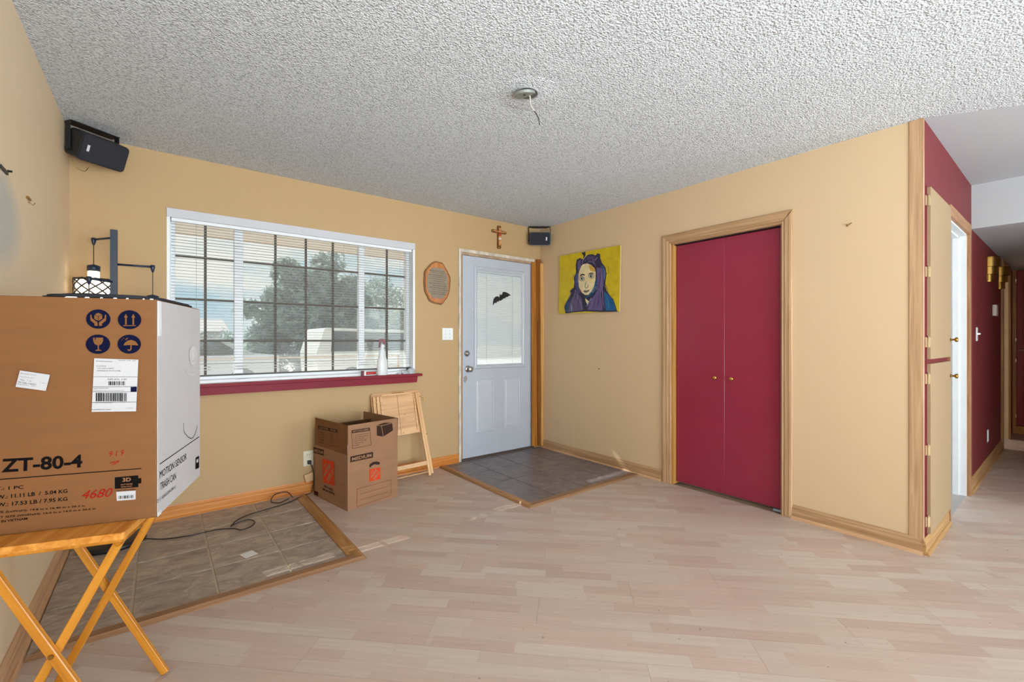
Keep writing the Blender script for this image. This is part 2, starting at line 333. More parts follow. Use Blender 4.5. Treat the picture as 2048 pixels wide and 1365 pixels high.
Mtray = wood('tray_wood', (186, 116, 36), (222, 158, 76), 'x', .3, 50, .05)
MtrayL = wood('tray_leg_wood', (176, 106, 22), (210, 142, 48), 'z', .28, 50, .05)
Mpine = wood('pale_tray_wood', (196, 148, 98), (226, 182, 132), 'x', .4, 45, .05)
MpineZ = wood('pale_tray_leg_wood', (200, 150, 98), (228, 182, 128), 'z', .4, 45, .05)
Mdoorred = mat('burgundy_door_paint', (146, 42, 66), .25, .03, (2, 2, 2), .06, 90)
Msillred = mat('burgundy_sill_paint', (130, 22, 42), .45, .03, spec=.2)
Mbrass = flat('brass', (212, 170, 92), .25, 1); Mbronze = flat('aged_brass', (158, 124, 66), .32, 1)
Mchrome = flat('satin_nickel', (190, 190, 192), .25, 1); Mhinge = flat('pale_brass_hinge', (232, 210, 170), .35, .6)
Mblack = mat('black_plastic', (26, 27, 33), .45, .05); Mblack2 = mat('charcoal_grille', (34, 35, 44), .8, .05, bump=.3, bscale=500)
Mnavy = flat('navy_ink', (8, 14, 44)); Mink = flat('black_ink', (14, 10, 10)); Mpaper = mat('label_paper', (188, 188, 193), .6, .02)
Mcard = mat('brown_cardboard', (122, 78, 38), .75, .05, (5, 5, 30)); McardF = mat('brown_cardboard_lit', (150, 110, 80), .75, .05, (5, 5, 30))  # second is a lit copy of the card, lightened in its colour
McardIn = mat('cardboard_inside_shaded', (120, 86, 58), .8, .05); Mcardwhite = mat('white_printed_board', (190, 187, 188), .5, .02)
Mredink = flat('red_marker', (150, 24, 16)); Morange = flat('orange_ink', (206, 70, 38)); Mcardlight = flat('card_light', (150, 104, 70))
Mglass = glass('window_glass'); Mdarkbar = mat('bronze_muntin', (74, 62, 48), .5, .05)
Mslat = mat('white_blind_slat', (178, 178, 178), .4, .01)
Mgrout = mat('grout', (192, 174, 150), .9, .08); Mgrout2 = mat('grey_grout', (112, 106, 108), .9, .08)
Mtile = tile_mat('slate_look_tile', (128, 112, 104), (160, 144, 132), (196, 180, 162), (5, 9, 5))
Mtile2 = tile_mat('grey_entry_tile', (96, 90, 94), (118, 110, 112), (142, 132, 132), (5, 5, 5), .35, .2)
Mpost = mat('dark_lamp_metal', (24, 42, 66), .35, .03)
# ================================================================== STRUCTURE
XL, YB, XS, YS = -3.778, -3.207, 1.77, -4.4   # left wall, end of right wall, soffit, hall south side
H, HL = 2.44, 2.09
# floor: sub-base plus diagonal laminate boards, each a part
fl = tag(G().box(XL-.1, 5.4, -10.1, .14, -.12, -.012).build('floor', mat('subfloor', (150, 130, 110), .8)), 'pale pinkish wood-look laminate floor laid on the diagonal', 'floor', kind='structure')
def clip(P, a, b, c):     # keep a*x+b*y<=c
    R = []
    for i in range(len(P)):
        p, q = P[i], P[(i+1) % len(P)]; dp = a*p[0]+b*p[1]-c; dq = a*q[0]+b*q[1]-c
        if dp <= 0: R.append(p)
        if dp*dq < 0: t = dp/(dp-dq); R.append((p[0]+(q[0]-p[0])*t, p[1]+(q[1]-p[1])*t))
    return R
ux, uy = math.sqrt(.5), -math.sqrt(.5); vx, vy = math.sqrt(.5), math.sqrt(.5)
BW, BL = .190, 1.28
boards = []
for j in range(-50, 40):
    off = (j*.43) % BL
    for i in range(-9, 9):
        cu = i*BL+off; cv = j*BW; cx = cu*ux+cv*vx; cy = cu*uy+cv*vy
        for rg in ((XL, 0, -7, 0), (0, 5.28, -7, YB)):
            P = [(cx+a*ux+b*vx, cy+a*uy+b*vy) for a, b in ((-BL/2+.0004, -BW/2+.0004), (BL/2-.0004, -BW/2+.0004), (BL/2-.0004, BW/2-.0004), (-BL/2+.0004, BW/2-.0004))]
            for a, b, c in ((1, 0, rg[1]), (-1, 0, -rg[0]), (0, 1, rg[3]), (0, -1, -rg[2])):
                P = clip(P, a, b, c)
                if len(P) < 3: break
            if len(P) < 3: continue
            mx = sum(p[0] for p in P)/len(P); my = sum(p[1] for p in P)/len(P)
            d = Vector((mx, my, 0))-CAM; S, C = math.sin(YAW), math.cos(YAW); z = d.x*S+d.y*C; x = d.x*C-d.y*S
            seen = z > .2 and abs(x)/z < 1.5
            boards.append((0 if seen else 1, z if seen else 99+abs(z), P, cx, cy))
boards.sort(key=lambda b: (b[0], b[1])); rest = G(); Mrot = Matrix.Rotation(-math.pi/4, 4, 'Z')
for k, (_, _, P, cx, cy) in enumerate(boards):
    if k < 290:
        M = Matrix.Translation((cx, cy, 0)) @ Mrot; Mi = M.inverted()
        Q = [tuple((Mi @ Vector((p[0], p[1], 0)))[:2]) for p in P]
        G().prism(Q, -.012, 0).build('plank', Mlam, fl, M)
    else: rest.prism(P, -.012, 0)
if rest.v: tag(rest.build('planks', Mlam, fl), kind='stuff')
# front wall with window and door openings
WX0, WX1, WZ0, WZ1 = -3.318, -1.527, .895, 2.076
DX0, DX1, DZ1 = -1.05, -.095, 2.06
g = G()
for a in ((XL-.12, WX0, 0, H), (WX1, DX0, 0, H), (DX1, .12, 0, H), (WX0, WX1, 0, WZ0), (WX0, WX1, WZ1, H), (DX0, DX1, DZ1, H)):
    g.box(a[0], a[1], 0, .14, a[2], a[3])
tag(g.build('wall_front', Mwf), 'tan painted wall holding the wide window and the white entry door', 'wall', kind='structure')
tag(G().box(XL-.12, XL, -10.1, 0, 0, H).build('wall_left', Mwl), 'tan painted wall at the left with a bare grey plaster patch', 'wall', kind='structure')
CY0, CY1, CZ = -2.483, -1.64, 1.996
g = G()
for a in ((YB+.002, CY0, 0, H), (CY1, 0, 0, H), (CY0, CY1, CZ, H)): g.box(0, .12, a[0], a[1], a[2], a[3])
g.box(.7, .8, -2.9, -1.2, 0, H)
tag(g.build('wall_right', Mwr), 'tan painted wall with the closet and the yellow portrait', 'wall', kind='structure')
# hall wall (red), with two doorways
O1, O2, O3, O4 = .715, 1.52, 3.98, 4.72
g = G()
for a in ((.0012, O1, 0, H), (O2, XS, 0, H), (O1, O2, 2.01, H), (XS, O3, 0, H), (O3, O4, 2.01, H), (O4, 5.3, 0, H)): g.box(a[0], a[1], YB, YB+.11, a[2], a[3])
tag(g.build('wall_hall', Mred), 'dark burgundy painted hallway wall past the outside corner', 'wall', kind='structure')
tag(G().box(5.28, 5.4, -4.5, YB+.11, 0, H).build('wall_hall_end', Mred), 'burgundy wall closing the far end of the hallway', 'wall', kind='structure')
g = G().box(1.77, 5.4, -4.52, YS, 0, H).box(1.77, 1.89, -10.1, -4.4, 0, H)
tag(g.build('wall_south', Mwr), 'tan wall on the near side of the hallway, outside the view', 'wall', kind='structure')
g = G()
for a in ((XL-.12, -2.9, 0, H), (.5, 1.9, 0, H), (-2.9, .5, 0, .5), (-2.9, .5, 2.2, H)): g.box(a[0], a[1], -10.12, -10.0, a[2], a[3])
tag(g.build('wall_back', Mwr), 'tan wall behind the viewer with a wide opening added for light', 'wall', kind='structure')  # gap added in this unseen wall to go with the rear fill
# white bathroom and tan bedroom behind the hall wall
g = G().box(.8, .9, -3.09, -1.0, 0, H).box(2.3, 2.4, -3.09, -1.0, 0, H).box(.8, 2.4, -1.0, -.9, 0, H)
tag(g.build('wall_bathroom', Mwhite), 'white walls of the room behind the first hallway doorway', 'wall', kind='structure')
g = G().box(3.4, 3.5, -3.09, -1.0, 0, H).box(5.2, 5.3, -3.09, -1.0, 0, H).box(3.4, 5.3, -1.0, -.9, 0, H)
tag(g.build('wall_bedroom', Mwr), 'tan walls of the room behind the second hallway doorway', 'wall', kind='structure')
tag(G().box(.12, 5.3, YB+.0, -.9, -.01, 0.0).build('floor_side_rooms', mat('side_room_floor', (176, 170, 165), .5)), 'grey floor of the rooms off the hallway', 'floor', kind='structure')
# ceilings
ce = tag(G().box(XL-.12, .0, -10.1, .14, H, H+.1).prism([(0, YB), (1.77, -5.91), (1.77, -10.0), (0, -10.0)], H, H+.1).build('ceiling', Mceil), 'white popcorn textured ceiling', 'ceiling', kind='structure')
G().lathe([(1e-5, H-.0016), (.148, H-.0016), (.151, H-.001), (.153, H+.001)], 48, 0, Matrix.Translation((-1.885, -2.03, 0)), True).build('patched_ring', Mceil, ce)
tag(G().prism([(0, YB), (1.77, YB), (1.77, -5.91)], H, H+.1).build('ceiling_shade_wedge', Mceil2), 'ceiling in front of the hallway, window shade put into its grey', 'ceiling', kind='structure')  # diagonal edge cut where the window's shade begins
tag(G().box(XS, 5.4, -4.5, YB, HL, H+.1).build('ceiling_hall', Mceil2), 'lower hallway ceiling with a drop at its edge, shaded by colour', 'ceiling', kind='structure')
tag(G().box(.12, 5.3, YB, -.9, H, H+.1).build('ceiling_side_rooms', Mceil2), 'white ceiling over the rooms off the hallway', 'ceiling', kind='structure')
# baseboards
def base_run(name, label, p0, p1, n, h, m, m2):
    """moulded board from p0 to p1 on a wall whose room-side normal is n"""
    p0 = Vector(p0); p1 = Vector(p1); L_ = (p1-p0).length
    M = frame(p0, p1-p0, n, (p1-p0).normalized().cross(Vector(n)))
    prof = [(0, 0), (.014, 0), (.014, h*.62), (.011, h*.70), (.012, h*.80), (.006, h*.93), (.004, h), (0, h)]
    # local x along, y out of wall, z is +-up
    s = 1 if M.col[2][2] > 0 else -1
    def run(pr, mm, nm, par=None):
        vs = []; k = len(pr)
        for X in (0, L_):
            for a, b in pr: vs.append((X, a, b*s))
        fs = [(i, (i+1) % k, k+(i+1) % k, k+i) for i in range(k)]+[tuple(range(k)), tuple(range(k, 2*k))]
        gg = G(M); gg.add(vs, fs); return gg.build(nm, mm, par)
    o = run(prof, m, name); tag(o, label, 'baseboard', kind='structure')
    q = [(.014, 0)]+[(.014+.014*math.cos(a), .018*math.sin(a)) for a in [i*math.pi/8 for i in range(5)]]
    run(q, m2, 'shoe_moulding', o); return o
base_run('baseboard_front', 'honey-orange wooden baseboard under the wide window', (-3.778, 0, 0), (-2.40, 0, 0), (0, -1, 0), .095, Mhoney, Mhoney)
base_run('baseboard_front_right', 'honey-orange baseboard between moving box and entry door', (-2.28, 0, 0), (-1.068, 0, 0), (0, -1, 0), .092, Mhoney, Mhoney)
base_run('baseboard_right', 'oak baseboard between the entry corner and the closet', (0, -1.555, 0), (0, 0, 0), (-1, 0, 0), .095, MoakY, MhoneyY)
base_run('baseboard_right_end', 'oak baseboard between the closet and the outside corner', (0, -3.207, 0), (0, -2.548, 0), (-1, 0, 0), .09, MoakY, MhoneyY)
base_run('baseboard_left', 'pale baseboard along the left wall behind the tray table', (XL, 0, 0), (XL, -5, 0), (1, 0, 0), .095, MhoneyY, MhoneyY)
base_run('baseboard_hall', 'ochre baseboard along the burgundy hallway wall', (1.60, YB, 0), (3.90, YB, 0), (0, -1, 0), .10, MoakX, MoakX)
base_run('baseboard_corner', 'oak base under the tall narrow cabinet doors', (-.014, YB, 0), (.70, YB, 0), (0, -1, 0), .085, MoakX, MoakX)
tag(G().box(-.006, .002, -3.207, -3.145, .0, H).box(-.006, .004, -3.211, -3.203, 0, H).build('trim_1', Moak, None, None, .003), 'upright oak strip covering the outside wall corner', 'trim', kind='structure')
# ================================================================== WINDOW
win = thing('window_1', 'wide white vinyl slider window with brown grid bars', 'window', (-2.42, .09, .91), kind='structure')
g = G()
for a in ((WX0, WX0+.02), (WX1-.02, WX1)): g.box(a[0], a[1], -.004, .125, WZ0, WZ1)
g.box(WX0, WX1, .0, .125, WZ1-.015, WZ1).box(WX0, WX1, -.0, .125, WZ0, WZ0+.02)
g.build('jamb', Mvinyl, win, None, .002)
ix0, ix1, iz0, iz1 = WX0+.02, WX1-.02, WZ0+.02, WZ1-.015
g = G()
g.box(ix0, ix0+.028, .075, .13, iz0, iz1).box(ix1-.03, ix1, .075, .13, iz0, iz1).box(ix0, ix1, .075, .13, iz0, iz0+.03).box(ix0, ix1, .075, .13, iz1-.035, iz1)
g.build('frame', Mvinyl, win, None, .003)
for a in ((-2.925, -2.868), (-2.012, -1.962)): G().box(a[0], a[1], .078, .125, iz0, iz1).build('mullion', Mvinyl, win, None, .003)
for x in (-3.098, -2.65, -2.43, -2.22, -1.751):
    G().box(x-.008, x+.008, .098, .106, iz0+.03, iz1-.03).build('muntin', Mdarkbar, win)
for a in ((ix0+.028, -2.925), (-2.868, -2.012), (-1.962, ix1-.03)):
    for z in (1.781, 1.484, 1.193): G().box(a[0], a[1], .0975, .1065, z-.008, z+.008).build('muntin', Mdarkbar, win)
    G().box(a[0], a[1], .110, .113, iz0+.03, iz1-.035).build('pane', Mglass, win)
G().cyl((-1.990, .074, 1.45), (-1.990, .068, 1.45), .008).build('latch', Mvinyl, win)
# sill
sl = thing('window_sill', 'glossy burgundy painted sill board under the wide window', 'sill', (-2.42, -.02, .88), kind='structure')
G().box(-3.36, -1.480, -.062, .0, .873, .895).build('stool', Msillred, sl, None, .003, 2)
G().prism([(-3.34, .818), (-1.528, .818), (-1.520, .873), (-3.34, .873)], 0, .045, 0, Matrix(((1, 0, 0, 0), (0, 0, -1, 0), (0, 1, 0, 0), (0, 0, 0, 1)))).build('apron', Msillred, sl, None, .002)
# blind
bl = thing('window_blind', 'white metal mini blind with open slats covering the wide window', 'blind', (-2.42, .04, 1.99))
G().box(WX0+.0, WX1-.0, -.008, .004, 2.018, 2.078).box(WX0+.01, WX1-.01, .004, .055, 2.03, 2.062).build('valance', mat('valance', (200, 200, 206), .35, .02), bl, None, .002)
G().box(ix0+.005, ix1-.005, .012, .05, 1.998, 2.03).build('headrail', Mvinyl, bl, None, .002)
def slat_mesh(x0, x1, w, n=4, sag=.0018):
    g = G(); vs = []
    for X in (x0, x1):
        for k in range(n+1):
            y = -w/2+w*k/n; vs.append((X, y, sag*(1-(2*y/w)**2)))
    g.add(vs, [(k, k+1, n+2+k, n+1+k) for k in range(n)], 0, None, True)
    me = bpy.data.meshes.new('slat'); me.from_pydata(g.v, [], g.f); me.materials.append(Mslat); me.polygons.foreach_set('use_smooth', [True]*len(g.f)); return me
sm = slat_mesh(ix0+.006, ix1-.006, .025)
z = 1.985; k = 0
while z > .972:
    tl = math.radians((1 if z > 1.035 else 9)+random.uniform(-1.2, 1.2))
    link('slat', sm, bl, Matrix.Translation((0, .040, z)) @ Matrix.Rotation(tl, 4, 'X') @ Matrix.Rotation(random.uniform(-.0006, .0006), 4, 'Y')); z -= .0208
G().box(ix0+.006, ix1-.006, .028, .052, .942, .953).build('bottom_rail', mat('bottom_rail', (66, 64, 60), .5), bl, None, .002)
for x in (-3.155, -2.155, -1.66): 
    G().cyl((x, .026, 1.0+.9*(.0), ), (x, .026, 2.0), .0009, 5).build('cord', mat('cord', (150, 150, 150), .8), bl)
G().cyl((-1.615, .018, 1.42), (-1.615, .02, 2.0), .0022, 6).build('wand', mat('clear_wand', (210, 205, 190), .2), bl)
# ================================================================== ENTRY DOOR
dr = thing('door_1', 'white half-glass entry door with two raised lower panels', 'door', (-.57, .02, 0), kind='structure')
dx0, dx1 = -1.02, -.113; gx0, gx1, gz0, gz1 = -.868, -.238, .925, 1.925
g = G().box(dx0, gx0, .005, .048, .03, 2.035).box(gx1, dx1, .005, .048, .03, 2.035).box(gx0, gx1, .005, .048, .03, gz0).box(gx0, gx1, .005, .048, gz1, 2.035)
g.build('slab', mat('door_white', (184, 190, 202), .35, .02), dr)
Mdw = mat('door_moulding_white', (190, 196, 207), .35, .02)
def ringframe(x0, x1, z0, z1, w, steps, m, name, par):
    """picture-frame moulding on the door face; steps = [(inset, proud)]"""
    g = G(); vs = []; 
    for t, d in steps:
        vs += [(x0+t, .005-d, z0+t), (x1-t, .005-d, z0+t), (x1-t, .005-d, z1-t), (x0+t, .005-d, z1-t)]
    fs = []
    for s_ in range(len(steps)-1):
        for k in range(4): a = s_*4+k; b = s_*4+(k+1) % 4; fs.append((a, b, b+4, a+4))
    g.add(vs, fs); return g.build(name, m, par)
ringframe(gx0-.018, gx1+.018, gz0-.018, gz1+.018, .05, [(0, 0), (.006, .012), (.022, .0165), (.034, .008), (.044, -.004)], Mdw, 'glass_frame', dr)
G().box(gx0+.02, gx1-.02, .0095, .0125, gz0+.02, gz1-.02).build('pane', Mglass, dr)
for x0, x1 in ((-.866, -.632), (-.506, -.286)):
    o = ringframe(x0, x1, .262, .805, .04, [(0, 0), (.004, .004), (.009, .0045), (.014, .0008), (.018, .0008), (.032, .0055), (.0345, .0055)], Mdw, 'raised_panel', dr)
    G().box(x0+.034, x1-.034, -.0006, .004, .296, .771).build('panel_field', Mdw, o)
# enclosed blind between the door glass
g = G(); z = gz1-.045
g.box(gx0+.028, gx1-.028, .018, .032, gz1-.045, gz1-.028)
while z > gz0+.022:
    g.add([(gx0+.022, .0175, z-.0072), (gx1-.022, .0175, z-.0072), (gx1-.022, .0285, z+.0072), (gx0+.022, .0285, z+.0072)], [(0, 1, 2, 3)]); z -= .0168
g.box(gx0+.022, gx1-.022, .018, .032, gz0+.002, gz0+.014)
for x in (gx0+.148, gx1-.148): g.box(x-.004, x+.004, .0165, .0175, gz0+.03, gz1-.04, 1)
tag(g.build('blind_slats', [translucent('door_blind', (236, 236, 240), .22), translucent('ladder_tape', (244, 244, 246), .5)], dr), kind='stuff')
kb = G(Matrix.Translation((-.955, .005, .912)) @ Matrix.Rotation(math.pi/2, 4, 'X'))
kb.lathe([(1e-5, 0), (.033, 0), (.033, .004), (.026, .008), (.013, .012), (.012, .030), (.024, .038), (.029, .050), (.027, .060), (.018, .066), (1e-5, .067)])
kb.build('door_knob', Mchrome, dr)
kb = G(Matrix.Translation((-.965, .005, 1.066)) @ Matrix.Rotation(math.pi/2, 4, 'X'))
kb.lathe([(1e-5, 0), (.031, 0), (.031, .005), (.026, .012), (.016, .0165), (.015, .020), (1e-5, .020)]).box(-.004, .004, -.013, .013, .02, .03)
kb.build('deadbolt', Mchrome, dr)
pr = Print((0, .005, 0), (0, -1, 0))
for a in (((318, 532), (328, 560)), ((320, 560), (325, 585))):
    pr.line(hy(830+a[0][0]/2.73, 430+a[0][1]/2.73, .005), hy(830+a[1][0]/2.73, 430+a[1][1]/2.73, .005), .006, mat('chip', (150, 148, 146)))
pr.poly([hy(927+x, 755+y, .005) for x, y in ((0, 0), (6, -4), (8, 4), (3, 12), (0, 8))], mat('scuff', (150, 150, 150)))
pr.build('paint_chips', dr)
for z in (1.811, 1.021, .263):
    G().cyl((-.108, -.004, z-.045), (-.108, -.004, z+.045), .006, 10).box(-.128, -.1, -.001, .006, z-.045, z+.045).build('hinge', Mbrass, dr)
G().box(DX0, DX1, -.012, .11, .0, .028).build('threshold', mat('dark_threshold', (78, 66, 60), .5), dr, None, .003)
Mchip = mat('chipped_white_trim', (212, 200, 186), .7, .16, (30, 30, 9), .6, 90)
cas = thing('trim_2', 'chipped unpainted white casing around the entry door', 'trim', (-.57, 0, 0), kind='structure')
g = G().box(-1.068, -1.040, -.014, .004, 0, 2.0615); g.build('side_casing', Mchip, cas, None, .002)
G().box(-1.041, -1.023, -.006, .05, 0, 2.0375).build('side_jamb', mat('worn_jamb', (160, 118, 84), .7, .2, (40, 40, 8)), cas)
G().box(-1.068, -.09, -.0145, .004, 2.062, 2.094).build('head_casing', Mchip, cas, None, .002)
G().box(-1.041, -.09, -.006, .05, 2.038, 2.062).build('head_jamb', mat('worn_jamb2', (178, 150, 124), .7, .2, (8, 40, 40)), cas)
G().box(-.110, -.086, .0, .05, 0, 2.05).build('hinge_jamb', Mochre, cas)
# loose boards in the corner
def board(pts_bottom, pts_top, th, m, label, h):
    pass
def lumber(u0t, u1t, vt, u0b, u1b, vb, ytop, ybot, th, m, label):
    A = hy(u0b, vb, ybot); B = hy(u1b, vb, ybot); C_ = hy(u1t, vt, ytop); D_ = hy(u0t, vt, ytop)
    A.z = max(A.z, .013); B.z = max(B.z, .013)
    n = Vector((0, th, 0)); vs = [A, B, C_, D_, A+n, B+n, C_+n, D_+n]
    o = G().add(vs, [(0, 1, 2, 3), (7, 6, 5, 4), (0, 4, 5, 1), (1, 5, 6, 2), (2, 6, 7, 3), (3, 7, 4, 0)]).build('trim_board', m, None, None, .0015)
    return tag(o, label, 'board')
lumber(1063.5, 1077, 524, 1064.5, 1076, 893, -.020, -.034, .012, Mochre, 'wide ochre board standing in the corner against the door hinges')
lumber(1074, 1082, 519, 1075, 1084, 891, -.036, -.040, .012, wood('ochre_dark', (128, 70, 14), (164, 100, 34), 'z', .4, 40), 'dark brown middle board of the three standing in the corner')
lumber(1081, 1087, 527, 1083, 1092, 892, -.060, -.062, .018, Mochre2, 'light tan board leaning nearest the right wall in the corner')
lumber(1076, 1079.5, 640, 1077, 1081, 893, -.056, -.060, .006, wood('ochre_dark3', (110, 60, 16), (140, 84, 30), 'z', .4, 40), 'short dark strip of wood in front of the corner boards')
# ================================================================== CLOSET
cl = thing('door_2', 'pair of flat burgundy closet doors with small brass knobs', 'door', (.04, -2.06, 0), kind='structure')
ym = -2.066
for y0, y1, yk in ((CY0+.008, ym-.0004, -2.127), (ym+.0004, CY1-.022, -2.000)):
    o = G().box(.042, .072, y0, y1, .02, CZ-.012).build('door_panel', Mdoorred, cl, None, .002)
    kk = G(Matrix.Translation((.042, yk, .906)) @ Matrix.Rotation(-math.pi/2, 4, 'Y'))
    kk.lathe([(1e-5, 0), (.009, 0), (.007, .010), (.010, .016), (.015, .021), (.015, .027), (.010, .031), (1e-5, .032)], 20).build('knob', Mbrass, o)
G().box(.02, .11, CY0, CY1, CZ-.010, CZ+.0).build('track', Mblack, cl)
G().box(.035, .08, CY0+.005, CY0+.07, .0, .012).build('floor_bracket', mat('pale_blue_bracket', (170, 190, 205), .4), cl)
cj = thing('trim_3', 'fluted oak casing and ochre jamb around the closet', 'trim', (0, -2.06, 0), kind='structure')
def casing_profile(a0, a1):
    w = a1-a0; return [(a0, 0), (a0, .010), (a0+w*.12, .015), (a0+w*.22, .010), (a0+w*.34, .0165), (a0+w*.62, .017), (a0+w*.78, .020), (a0+w*.93, .018), (a1, .010), (a1, 0)]
def casing_x(y0, y1, z0, z1, name, par):    # on the x=0 wall; upright piece
    pr_ = casing_profile(0, abs(y1-y0)); sgn = 1 if y1 > y0 else -1
    k = len(pr_); vs = []; w = abs(y1-y0)
    for Z, mit in ((z0, 0), (z1, 1)):
        for a, b in pr_: vs.append((-b, y0+sgn*a, Z-(w-a)*0+(a if mit else 0)))
    return G().add(vs, [(i, (i+1) % k, k+(i+1) % k, k+i) for i in range(k)]+[tuple(range(k)), tuple(range(k, 2*k))]).build(name, Moak, par)
cw = .082
casing_x(CY1, CY1+cw, 0, CZ, 'side_casing', cj); casing_x(CY0, CY0-.068, 0, CZ, 'side_casing', cj)
pr_ = casing_profile(0, cw); k = len(pr_); vs = []
for E_ in (0, 1):
    for a, b in pr_: vs.append((-b, (CY0-a*.068/cw) if E_ == 0 else (CY1+a), CZ+a))
G().add(vs, [(i, (i+1) % k, k+(i+1) % k, k+i) for i in range(k)]+[tuple(range(k)), tuple(range(k, 2*k))]).build('head_casing', MoakY, cj)
G().box(-.002, .12, CY1-.016, CY1+.001, 0, CZ).build('jamb', wood('jamb_ochre', (170, 120, 58), (200, 150, 84), 'z', .45, 40), cj)
G().box(-.002, .12, CY0-.001, CY0+.006, 0, CZ).build('jamb', Moak, cj)
G().box(-.002, .12, CY0, CY1, CZ-.004, CZ+.006).build('head_jamb', MoakY, cj)
# ================================================================== TALL CABINET DOORS IN HALL WALL
cb = thing('hall_cabinet', 'tall tan two-door built-in cabinet on the burgundy corner wall', 'cabinet', (.38, YB, .09))
Mcab = wall_mat('paint_cabinet_tan', (158, 134, 104), 'x'); Mcab2 = mat('cabinet_edge', (196, 160, 112), .5, .03)
for z0, z1, zk in ((1.088, 2.066, 1.20), (.098, 1.062, .966)):
    o = G().box(.072, .70, YB-.021, YB-.001, z0, z1).build('cabinet_door', Mcab, cb, None, .002)
    kk = G(Matrix.Translation((.672, YB-.021, zk)) @ Matrix.Rotation(math.pi/2, 4, 'X'))
    kk.lathe([(1e-5, 0), (.010, 0), (.007, .006), (.006, .018), (.014, .024), (.016, .030), (.012, .036), (1e-5, .037)], 20).build('knob', Mbronze, o)
    for z in ((1.988, 1.584, 1.185) if z0 > 1 else (.977, .573, .168)):
        h = G().cyl((.068, YB-.010, z-.03), (.068, YB-.010, z+.03), .0045, 8).box(.045, .066, YB-.0045, YB-.0005, z-.028, z+.028).box(.0705, .0715, YB-.018, YB-.001, z-.028, z+.028)
        h.cyl((.068, YB-.010, z+.03), (.068, YB-.010, z+.037), .003, 8).build('hinge', Mhinge, o)
G().box(.06, .70, YB-.004, YB-.0004, .088, 2.075).build('face_frame', Mred, cb)
# ================================================================== HALL DOORWAYS
def doorway(name, label, x0, x1, zt, cm, jm, lw, rw):
    t = thing(name, label, 'doorway', ((x0+x1)/2, YB, 0), kind='structure')
    G().box(x0-lw, x0, YB-.02, YB, 0, zt).build('casing', cm, t, None, .002)
    G().box(x1, x1+rw, YB-.02, YB, 0, zt).build('casing', cm, t, None, .002)
    G().box(x0-lw, x1+rw, YB-.02, YB, zt, zt+.078).build('head_casing', wood(name+'_x', (140, 98, 62), (172, 126, 86), 'x', .45, 60), t, None, .002)
    G().box(x0, x0+.012, YB-.002, YB+.112, 0, zt).box(x1-.012, x1, YB-.002, YB+.112, 0, zt).box(x0, x1, YB-.002, YB+.112, zt-.012, zt).build('jamb', jm, t)
    G().box(x1-.024, x1-.012, YB+.04, YB+.075, 0, zt-.012).box(x0+.012, x0+.024, YB+.04, YB+.075, 0, zt-.012).box(x0, x1, YB+.04, YB+.075, zt-.024, zt-.012).build('stop', jm, t)
    return t
Mcas = wood('hall_casing', (140, 98, 62), (176, 130, 90), 'z', .45, 60)
doorway('door_3', 'white lined doorway with brown casing beside the tall cabinet', O1, O2, 2.01, Mcas, Mwhite, .012, .078)
doorway('door_4', 'second hallway doorway with cream jamb near the far end', O3, O4, 2.01, Mcas, mat('cream_jamb', (222, 200, 160), .45), .078, .078)
ec = thing('linen_cabinet', 'dark red paneled cabinet in ochre frame at the hallway end', 'cabinet', (5.28, -3.5, 0))
G().box(5.262, 5.28, YB, YB-.035, 0, HL).box(5.262, 5.28, YB-.035, -4.3, 0, .10).box(5.262, 5.28, -4.2, -4.3, .1, HL).build('frame', Mochre, ec)
for z0, z1 in ((.11, 1.06), (1.085, 2.08)):
    o = G().box(5.245, 5.262, YB-.037, -4.2, z0, z1).box(5.240, 5.246, YB-.09, -4.1, z0+.08, z1-.08).build('cabinet_door', mat('deep_red', (138, 10, 20), .5), ec, None, .003)
    for z in (z0+.12, z1-.12): G().box(5.238, 5.262, YB-.036, YB-.026, z-.02, z+.02).build('hinge', Mhinge, o)
G().box(5.246, 5.262, YB-.037, -4.2, 1.062, 1.083).build('rail', mat('rail_red', (130, 60, 50), .4), ec)
# ================================================================== HALL WALL FITTINGS
def sconce(x, label):
    t = thing('wall_sconce', label, 'sconce', (x, YB, 1.85))
    for r, z0, z1, nm in ((.085, 1.885, 1.975, 'top_tier'), (.070, 1.815, 1.888, 'middle_tier'), (.048, 1.745, 1.818, 'lower_tier')):
        P = [(x+r*math.cos(math.pi+math.pi*k/32), YB+r*math.sin(math.pi+math.pi*k/32)*.95) for k in range(33)]
        G().prism(P, z0, z1, smooth=True).build(nm, Mbronze, t, None, .002)
        G().prism([(x+(p[0]-x)*1.05, YB+(p[1]-YB)*1.05) for p in P], z1-.008, z1).build('rim', flat('dark_brass', (110, 84, 44), .35, 1), t)
    G().box(x-.05, x+.05, YB-.01, YB, 1.76, 1.97).build('backplate', Mbronze, t)
sconce(2.78, 'tiered brass wall sconce nearest the white doorway'); sconce(3.72, 'tiered brass wall sconce farther down the hallway')
t = thing('light_switch', 'white single light switch on burgundy hallway wall', 'switch', (2.05, YB, 1.25))
G().box(2.015, 2.085, YB-.006, YB, 1.19, 1.305).build('plate', Mvinyl, t, None, .002); G().box(2.043, 2.057, YB-.024, YB-.005, 1.243, 1.257).build('toggle', Mvinyl, t)
t = thing('thermostat', 'small grey-white thermostat high on burgundy hallway wall', 'thermostat', (3.2, YB, 1.5))
G().box(3.14, 3.28, YB-.03, YB, 1.44, 1.55).build('housing', mat('thermostat_grey', (196, 190, 184), .5), t, None, .006, 2); G().box(3.17, 3.25, YB-.032, YB-.029, 1.49, 1.53).build('display', mat('lcd', (150, 156, 150), .3), t)
t = thing('wall_outlet', 'white outlet low on the burgundy hallway wall', 'outlet', (2.77, YB, .3))
G().box(2.735, 2.805, YB-.006, YB, .24, .355).build('plate', Mvinyl, t, None, .002)
